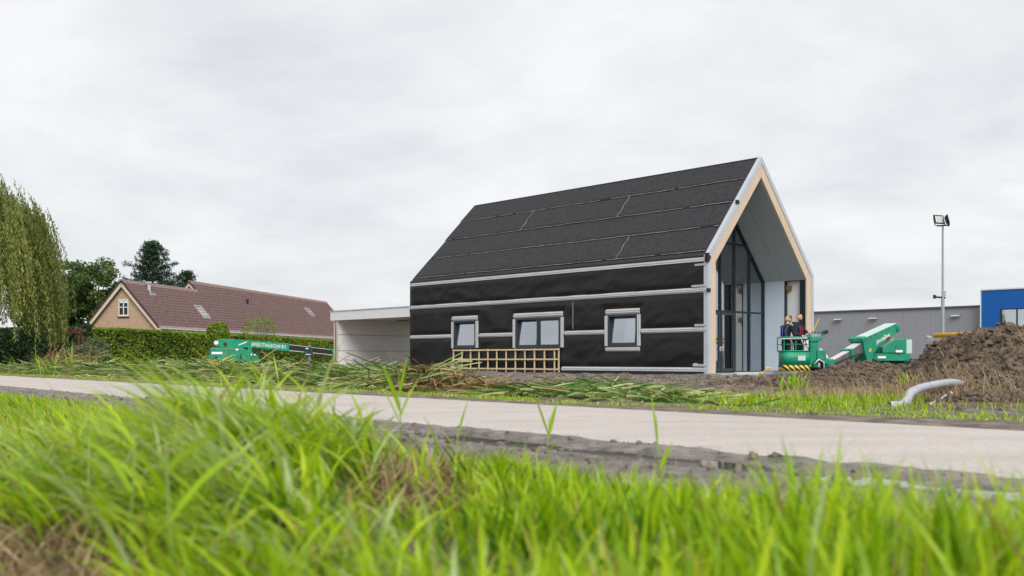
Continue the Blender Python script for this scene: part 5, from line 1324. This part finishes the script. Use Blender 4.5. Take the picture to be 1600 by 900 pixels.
# ------------------------------------------------------------------ grass, reeds
def grass_patch(name, label, X, Y, hmean, hvar, wid, head, lean, curl, m, seed, nseg=5, var=None, z=None, cat='grass'):
    rng = np.random.default_rng(seed); N = len(X)
    zz = ground_at(X, Y) if z is None else z
    root = np.stack([X, Y, zz-0.02], -1)
    Ls = hmean*(1-hvar+2*hvar*rng.random(N)); Wd = wid*(0.6+0.8*rng.random(N))
    V, F = blades(root, head, Ls, Wd, lean, curl, nseg, side=head+PI/2+rng.normal(0, 0.5, N))
    v = np.clip(rng.normal(0.45, 0.22, N), 0, 0.9) if var is None else var
    v = np.where((rng.random(N) < 0.035) & (var is None), 0.93+0.07*rng.random(N), v)
    o = npmesh(name, V, F, m, None, np.repeat(v, (nseg+1)*2))
    return tag(o, label, cat, kind='stuff')

rng = np.random.default_rng(77)
n = 90000
Y = 1.5+8.0*rng.random(n)**0.8; X = (rng.random(n)*2-1)*(0.56*Y+0.45)
S_, N_ = to_sn(X, Y)
edge = np.interp(S_, [0, 1, 2, 3, 4.5, 6, 9], [4.7, 4.65, 4.5, 4.1, 3.75, 3.7, 4.1])+0.8*(fbm(S_*0.9, S_*0+4, 91, 4)-0.5)
dens = np.clip(-0.25+2.0*fbm(X*1.3, Y*1.3, 92, 4), 0.12, 1.3)
q = X/Y
bareL = np.clip((-0.33-q+0.10*(fbm(X*3, Y*3, 61, 3)-0.5))/0.05, 0, 1)*np.clip((3.75-Y)/0.3, 0, 1)      # bare patch bottom left
bareC = np.clip(1-np.abs(q+0.115)/0.10, 0, 1)**0.5*np.clip(1-np.abs(Y-4.9)/0.8, 0, 1)**0.5               # bare patch in the middle
low = 1-0.55*np.clip(1-np.abs(q+0.115)/0.11, 0, 1)**0.5*np.clip((4.6-Y)/0.4, 0, 1)*np.clip((Y-2.6)/0.5, 0, 1)
dens *= (1-0.95*bareL)*(1-0.93*bareC)
tall = np.clip(1.0*np.exp(-(((X+1.27)/0.42)**2+((Y-4.8)/0.8)**2)), 0, 1)
keep = (N_ < edge) & (rng.random(n) < dens*np.where(X < -0.25, 0.34, 0.50))
X, Y, tall, dN, low = X[keep], Y[keep], tall[keep], (edge-N_)[keep], low[keep]
n = len(X); left = np.clip((0.0-X)/0.8, 0, 1)
hm = 0.25+0.06*left+0.30*tall+0.09*np.clip((X/Y-0.18)/0.15, 0, 1); hm *= 0.65+0.7*fbm(X*2.2, Y*2.2, 93, 3); hm *= np.where(Y > 5.8, 0.72, 1.0)*np.clip(dN/0.8, 0.5, 1)*low
head = np.where(rng.random(n) < 0.2+0.6*left, PI+0.55+rng.normal(0, 0.55, n), rng.random(n)*2*PI)
lean = np.abs(rng.normal(0.25, 0.18, n))+0.12*left; curl = np.abs(rng.normal(0.65, 0.4, n))+0.75*left*rng.random(n)+0.45*tall
cl = fbm(X*1.6, Y*1.6, 99, 3)
gv = np.clip(rng.normal(0.45, 0.17, n)+(cl-0.5)*0.9, 0, 0.86)
gv = np.where(rng.random(n) < 0.07, 0.9+0.1*rng.random(n), gv)
grass_patch('bank_grass', 'lush long green grass covering the near bank', X, Y, hm, 0.45, 0.0165, head, lean, curl, M['grass'], 78, 6, var=gv)
# drooping tussocks on the left of the bank
TX, TY, TH_, TA, TW, TV, TL, TC = [], [], [], [], [], [], [], []
for x, y, cnt, ln, sp in ((-1.20, 4.55, 150, 0.74, 0.16), (-1.45, 4.9, 130, 0.70, 0.18), (-0.98, 4.2, 130, 0.66, 0.14), (-0.72, 3.25, 150, 0.52, 0.10), (-0.95, 3.75, 130, 0.60, 0.12), (-1.75, 4.5, 110, 0.56, 0.16), (-1.35, 4.1, 120, 0.62, 0.13), (-1.6, 3.9, 110, 0.55, 0.15), (-0.85, 4.7, 110, 0.6, 0.14), (-1.05, 3.3, 100, 0.5, 0.11), (-2.2, 4.2, 110, 0.5, 0.18), (-1.1, 5.1, 110, 0.7, 0.15),
                          (-2.1, 4.9, 110, 0.5, 0.2), (-1.3, 3.6, 110, 0.52, 0.14), (-0.45, 3.0, 80, 0.40, 0.09), (-1.9, 5.8, 120, 0.5, 0.22), (-2.7, 6.0, 120, 0.5, 0.25), (-2.4, 7.2, 120, 0.45, 0.3), (-0.9, 5.6, 110, 0.45, 0.18), (-0.62, 2.75, 90, 0.44, 0.08), (-0.25, 2.4, 80, 0.34, 0.08)):
    TX.append(rng.normal(x, sp, cnt)); TY.append(rng.normal(y, sp, cnt)); TH_.append(ln*(0.6+0.55*rng.random(cnt)))
    TA.append(np.where(rng.random(cnt) < 0.68, PI+0.5+rng.normal(0, 0.55, cnt), rng.random(cnt)*2*PI)); TW.append(0.012+0.014*rng.random(cnt))
    tone = rng.random(); TV.append(np.where(rng.random(cnt) < 0.08, 0.95+0.05*rng.random(cnt), np.clip(rng.normal(0.38+0.50*tone, 0.24, cnt), 0, 0.9)))
    TL.append(np.abs(rng.normal(0.22, 0.16, cnt))); TC.append(0.9+1.3*rng.random(cnt))
TX, TY, TH_, TA, TW, TV, TL, TC = [np.concatenate(q) for q in (TX, TY, TH_, TA, TW, TV, TL, TC)]
V, F = blades(np.stack([TX, TY, ground_at(TX, TY)-0.02], -1), TA, TH_, TW, TL, TC, 10, side=TA+PI/2+rng.normal(0, 0.45, len(TA)))
tag(npmesh('tussock_grass', V, F, M['grass'], None, np.repeat(TV, 22)), 'long drooping tussock blades on the left of the near bank', 'grass', kind='stuff')
# short thatch below
n = 42000; Y = 1.6+7*rng.random(n)**0.8; X = (rng.random(n)*2-1)*(0.56*Y+0.4); S_, N_ = to_sn(X, Y); k = N_ < 3.0+0.13*np.clip(S_, 0, 9)
X, Y = X[k], Y[k]; n = len(X)
grass_patch('dry_grass', 'dry straw and dead stalks lying between the grass on the bank', X, Y, 0.13, 0.5, 0.007, rng.random(n)*2*PI, 0.9+0.6*rng.random(n), 0.5*rng.random(n), M['straw'], 79, 3, var=rng.random(n))
n = 7000; q = np.where(rng.random(n) < 0.5, rng.uniform(-0.58, -0.34, n), rng.normal(-0.115, 0.05, n)); Y = np.where(q < -0.3, rng.uniform(1.7, 3.7, n), rng.normal(4.8, 0.4, n)); X = q*Y
grass_patch('dead_grass', 'matted brown dead grass and roots on the bare patches of the bank', X, Y, 0.17, 0.6, 0.008, rng.random(n)*2*PI, 0.5+0.9*rng.random(n), 1.2*rng.random(n), M['straw'], 179, 5, var=rng.random(n)**1.3)
# bank further to the left
n = 26000; S_ = 6+22*rng.random(n); N_ = 1.5+3.2*rng.random(n)**0.8; X, Y = SN(S_, N_); k = (Y > 8.5) & (N_ < 4.35+0.7*(fbm(S_*0.6, S_*0, 94)-0.5)); X, Y = X[k], Y[k]; n = len(X)
grass_patch('bank_grass', 'grass on the far left stretch of the bank beside the road', X, Y, 0.19, 0.4, 0.014, PI+0.5+rng.normal(0, 0.8, n), np.abs(rng.normal(0.3, 0.2, n)), np.abs(rng.normal(0.8, 0.4, n)), M['grass'], 80, 4)
# strip across the road
n = 34000; S_ = -10+66*rng.random(n)**1.25; wid = np.where(S_ < 9, 1.5, 1.0); off = np.where(S_ < 9, 0.95*np.clip((9-S_)/6, 0, 1), 0)
N_ = 10.35+off+wid*rng.random(n)+0.35*(fbm(S_*0.5, S_*0, 95)-0.5); X, Y = SN(S_, N_); k = (fbm(X*1.4, Y*1.4, 96, 4) > 0.42) & (heap_h(X, Y) < 0.12); X, Y = X[k], Y[k]; n = len(X)
grass_patch('verge_grass', 'low grass strip along the far side of the road', X, Y, 0.065, 0.5, 0.014, rng.random(n)*2*PI, np.abs(rng.normal(0.5, 0.3, n)), np.abs(rng.normal(0.5, 0.4, n)), M['grass'], 81, 3)
n = 4200; X = rng.normal(4.9, 1.2, n); Y = rng.normal(15.2, 1.1, n); S_, N_ = to_sn(X, Y); k = (N_ > 11.8); X, Y = X[k], Y[k]; n = len(X)
grass_patch('weedy_grass', 'rough mixed grass in front of the soil heap', X, Y, 0.13, 0.6, 0.012, rng.random(n)*2*PI, np.abs(rng.normal(0.3, 0.25, n)), np.abs(rng.normal(0.5, 0.4, n)), M['grass'], 82, 4)
n = 1500; X = np.concatenate([rng.normal(5.3, 0.6, n//2), rng.normal(6.6, 0.6, n//2)]); Y = np.concatenate([rng.normal(16.2, 0.7, n//2), rng.normal(15.6, 0.6, n//2)]); zz = np.maximum(ground_at(X, Y), heap_h(X, Y))
grass_patch('dry_stalks', 'tall withered grass stalks before the soil heap', X, Y, 0.34, 0.6, 0.007, rng.normal(2.6, 1.2, n), np.abs(rng.normal(0.5, 0.35, n)), np.abs(rng.normal(0.8, 0.5, n)), M['straw'], 83, 4, var=0.35+0.6*rng.random(n), z=zz)
n = 2600; X = rng.uniform(6, 14, n); Y = rng.uniform(14, 21, n); zz = heap_h(X, Y)
grass_patch('heap_straw', 'roots and straw sticking out of the soil heap', X, Y, 0.18, 0.6, 0.010, rng.random(n)*2*PI, 0.5+0.9*rng.random(n), 0.5*rng.random(n), M['straw'], 84, 3, var=rng.random(n), z=zz)
n = 2500; S_ = rng.uniform(-8, 18, n); N_ = rng.uniform(12.2, 15, n); X, Y = SN(S_, N_); k = fbm(X*0.9, Y*0.9, 97, 3) > 0.52; X, Y = X[k], Y[k]; n = len(X)
grass_patch('yard_weeds', 'scattered weeds on the bare yard soil', X, Y, 0.14, 0.5, 0.014, rng.random(n)*2*PI, np.abs(rng.normal(0.4, 0.25, n)), np.abs(rng.normal(0.6, 0.4, n)), M['grass'], 85, 3)

def reed_pile(name, label, S_, N_, hgt, length, width, m, seed, spread=0.35, lift=0.12, var=None):
    rng = np.random.default_rng(seed); n = len(S_); X, Y = SN(S_, N_)
    z = ground_at(X, Y)+hgt*rng.random(n)**0.8
    along = math.atan2(NX, -NY)
    head = along+np.where(rng.random(n) < 0.55, 0, PI)+rng.normal(0, spread, n)
    Ls = length*(0.5+0.9*rng.random(n)); lean = PI/2-np.abs(rng.normal(lift, lift, n)); curl = np.abs(rng.normal(0.35, 0.25, n))
    V, F = blades(np.stack([X, Y, z], -1), head, Ls, width*(0.5+0.9*rng.random(n)), lean, curl, 6, side=head+PI/2+rng.normal(0, 0.6, n))
    # tilt the ribbons out of the flat
    V[:, 2] = np.maximum(V[:, 2]+np.tile([-0.012, 0.012], len(V)//2), 0.01)
    v = np.clip(rng.random(n), 0, 1) if var is None else var
    return tag(npmesh(name, V, F, m, None, np.repeat(v, 14)), label, 'cut reeds', kind='stuff')
n = 11000; S_ = 19.0+38.5*rng.random(n)**1.15; N_ = rng.normal(12.75, 0.50, n)
reed_pile('cut_reeds', 'long windrow of cut green reeds lying beyond the road', S_, N_, 0.46*np.exp(-((N_-12.85)/0.75)**2)*(0.55+0.7*fbm(S_*0.45, S_*0, 98)), 1.05, 0.028, M['cutreed'], 86, 0.6, 0.16)
n = 2600; S_ = rng.normal(13.6, 1.5, n); N_ = rng.normal(12.5, 0.45, n)
reed_pile('cut_reeds', 'small flat pile of cut reeds in front of the timber lattice', S_, N_, 0.20*np.exp(-((S_-13.2)/1.3)**2), 0.55, 0.019, M['cutreed'], 87, 0.9, 0.13, var=np.where(rng.random(n) < 0.16, 0.88+0.12*rng.random(n), rng.random(n)**1.5*0.72))
n = 2200; S_ = rng.normal(19.3, 0.85, n); N_ = rng.normal(13.0, 0.5, n)
reed_pile('withered_reeds', 'brown withered reed heap before the carport', S_, N_, 0.50*np.exp(-((S_-19.3)/1.0)**2-((N_-13)/0.6)**2), 0.46, 0.036, M['brownreed'], 88, 1.2, 0.26)
n = 500; S_ = rng.normal(17.2, 0.7, n); N_ = rng.normal(13.2, 0.4, n)
reed_pile('withered_reeds', 'low scatter of brown reed stalks at left foot of the black wall', S_, N_, 0.10, 0.5, 0.028, M['brownreed'], 89, 1.0, 0.10)
n = 300; S_ = rng.normal(50.5, 1.4, n); N_ = rng.normal(13.2, 0.5, n)
reed_pile('withered_reeds', 'withered brown seed heads among the reeds near the pergola', S_, N_, 0.8, 0.8, 0.05, M['brownreed'], 90, 1.2, 0.5)
# upright reed tufts at the back of the windrow
def tuft(name, label, x, y, n, h, w, m, seed, spread=0.3, cat='reeds'):
    rng = np.random.default_rng(seed); X = rng.normal(x, spread, n); Y = rng.normal(y, spread, n)
    z = np.maximum(ground_at(X, Y), heap_h(X, Y))
    head = rng.random(n)*2*PI
    V, F = blades(np.stack([X, Y, z-0.02], -1), head, h*(0.55+0.6*rng.random(n)), w*(0.6+0.8*rng.random(n)), np.abs(rng.normal(0.35, 0.25, n)), np.abs(rng.normal(1.1, 0.6, n)), 7)
    return tag(npmesh(name, V, F, m, None, np.repeat(rng.random(n), 16)), label, cat)
tuft('reed_clump', 'upright green reed clump left of the hedge end', -19.6, 44.0, 45, 1.5, 0.03, M['reedleaf'], 101, 0.5)
tuft('reed_clump', 'sparse tall reed blades rising before the pergola', -21.9, 46.0, 18, 1.2, 0.03, M['reedleaf'], 102, 0.7)
tuft('reed_clump', 'loose reed blades sticking up before the walking worker', -6.8, 25.6, 16, 0.95, 0.03, M['reedleaf'], 103, 0.4)
tuft('weed_plant', 'leafy yellow green weed below the lift basket', 5.35, 19.1, 60, 0.42, 0.035, M['reedleaf'], 104, 0.12, 'weed')
tuft('weed_plant', 'small green weed on the verge left of the grey pipe', 3.7, 15.3, 60, 0.25, 0.04, M['reedleaf'], 105, 0.1, 'weed')
tuft('weed_plant', 'single bright weed on the slope of the soil heap', 7.0, 17.6, 30, 0.4, 0.03, M['reedleaf'], 106, 0.08, 'weed')

# single tall reeds rising out of the bank
def reed(label, x, y, h, leaves, seed, w=0.022, lean=0.05, hd=0.0, group='tall reeds on the near bank'):
    rng = np.random.default_rng(seed); z0 = float(ground_at(np.array([x]), np.array([y]))[0])-0.02
    root = thing('reed', label, 'reed', (x, y, z0), 0, group)
    tip = Vector((math.sin(lean)*h*0.85*math.cos(hd), math.sin(lean)*h*0.85*math.sin(hd), math.cos(lean)*h*0.85))
    MB().tube([(0, 0, 0), tip*0.5, tip], [0.005, 0.004, 0.002], 6).build('stem', M['pvc'] if False else STEM, root, True)
    for f, a, ln, l0, cu in leaves:
        p = tip*f
        V, F = blades(np.array([[p.x, p.y, p.z]]), np.array([a]), np.array([ln]), np.array([w]), np.array([l0]), np.array([cu]), 10, side=np.array([a+PI/2+rng.normal(0, 0.9)]))
        npmesh('leaf', V, F, M['reedleaf'], root, np.full(len(V), 0.35+0.5*rng.random()))
STEM = mat('reed_stem', (0.17, 0.27, 0.05), 0.5, 0.1)
reed('tall reed in front of the carport with upright leaf fan', -0.66, 6.0, 0.70, [(0.45, 2.6, 0.30, 0.45, 0.35), (0.55, 0.3, 0.26, 0.35, 0.3), (0.6, 3.4, 0.33, 0.3, 0.2), (0.75, 0.0, 0.26, 0.15, 0.1), (0.95, 3.0, 0.24, 0.35, 0.2)], 1, 0.032, 0.04, 3.1)
reed('thin single reed blade left of the reed below the first window', -0.36, 6.3, 0.36, [(0.7, 0.4, 0.28, 0.2, 0.2), (0.5, 3.3, 0.2, 0.5, 0.4)], 2, 0.028, 0.06, 0.2)
reed('forked reed in front of the timber lattice', 0.21, 6.2, 0.62, [(0.75, 0.3, 0.24, 0.22, 0.1), (0.78, 3.2, 0.28, 0.30, 0.1), (0.55, 0.0, 0.16, 0.5, 0.5)], 3, 0.032, 0.04, 0.0)
reed('slender reed standing before the right window of black wall', 0.87, 5.8, 0.66, [(0.62, 3.1, 0.36, 0.10, 0.06), (0.4, 0.2, 0.2, 0.3, 0.3)], 4, 0.030, 0.05, 3.0)
reed('short blurred reed before the road below the lift basket', 1.32, 4.7, 0.27, [(0.5, 0.3, 0.16, 0.15, 0.1), (0.6, 3.0, 0.13, 0.3, 0.2)], 5, 0.024)
reed('close arching reed leaf in front of the left boom lift', -0.86, 2.55, 0.62, [(0.72, 2.5, 0.30, 0.35, 0.25), (0.6, 0.35, 0.30, 0.55, 0.7), (0.85, 0.1, 0.24, 0.7, 0.9)], 6, 0.024, 0.08, 2.6)
reed('close reed blades in front of the hedge end', -1.16, 3.0, 0.58, [(0.7, 0.3, 0.30, 0.4, 0.5), (0.6, 2.8, 0.32, 0.5, 1.2), (0.9, 2.9, 0.2, 0.6, 1.2)], 7, 0.022, 0.05, 0.5)
reed('blurred reed rising at right before the road', 1.2, 3.1, 0.36, [(0.6, 2.5, 0.26, 0.3, 0.25), (0.7, 0.4, 0.2, 0.3, 0.4), (0.5, 3.4, 0.2, 0.5, 0.8)], 8, 0.026)
reed('broad pale reed leaf bending low at bottom right', 0.92, 2.05, 0.20, [(0.6, 3.3, 0.22, 0.6, 1.3), (0.7, 0.2, 0.22, 0.5, 1.2)], 9, 0.03)
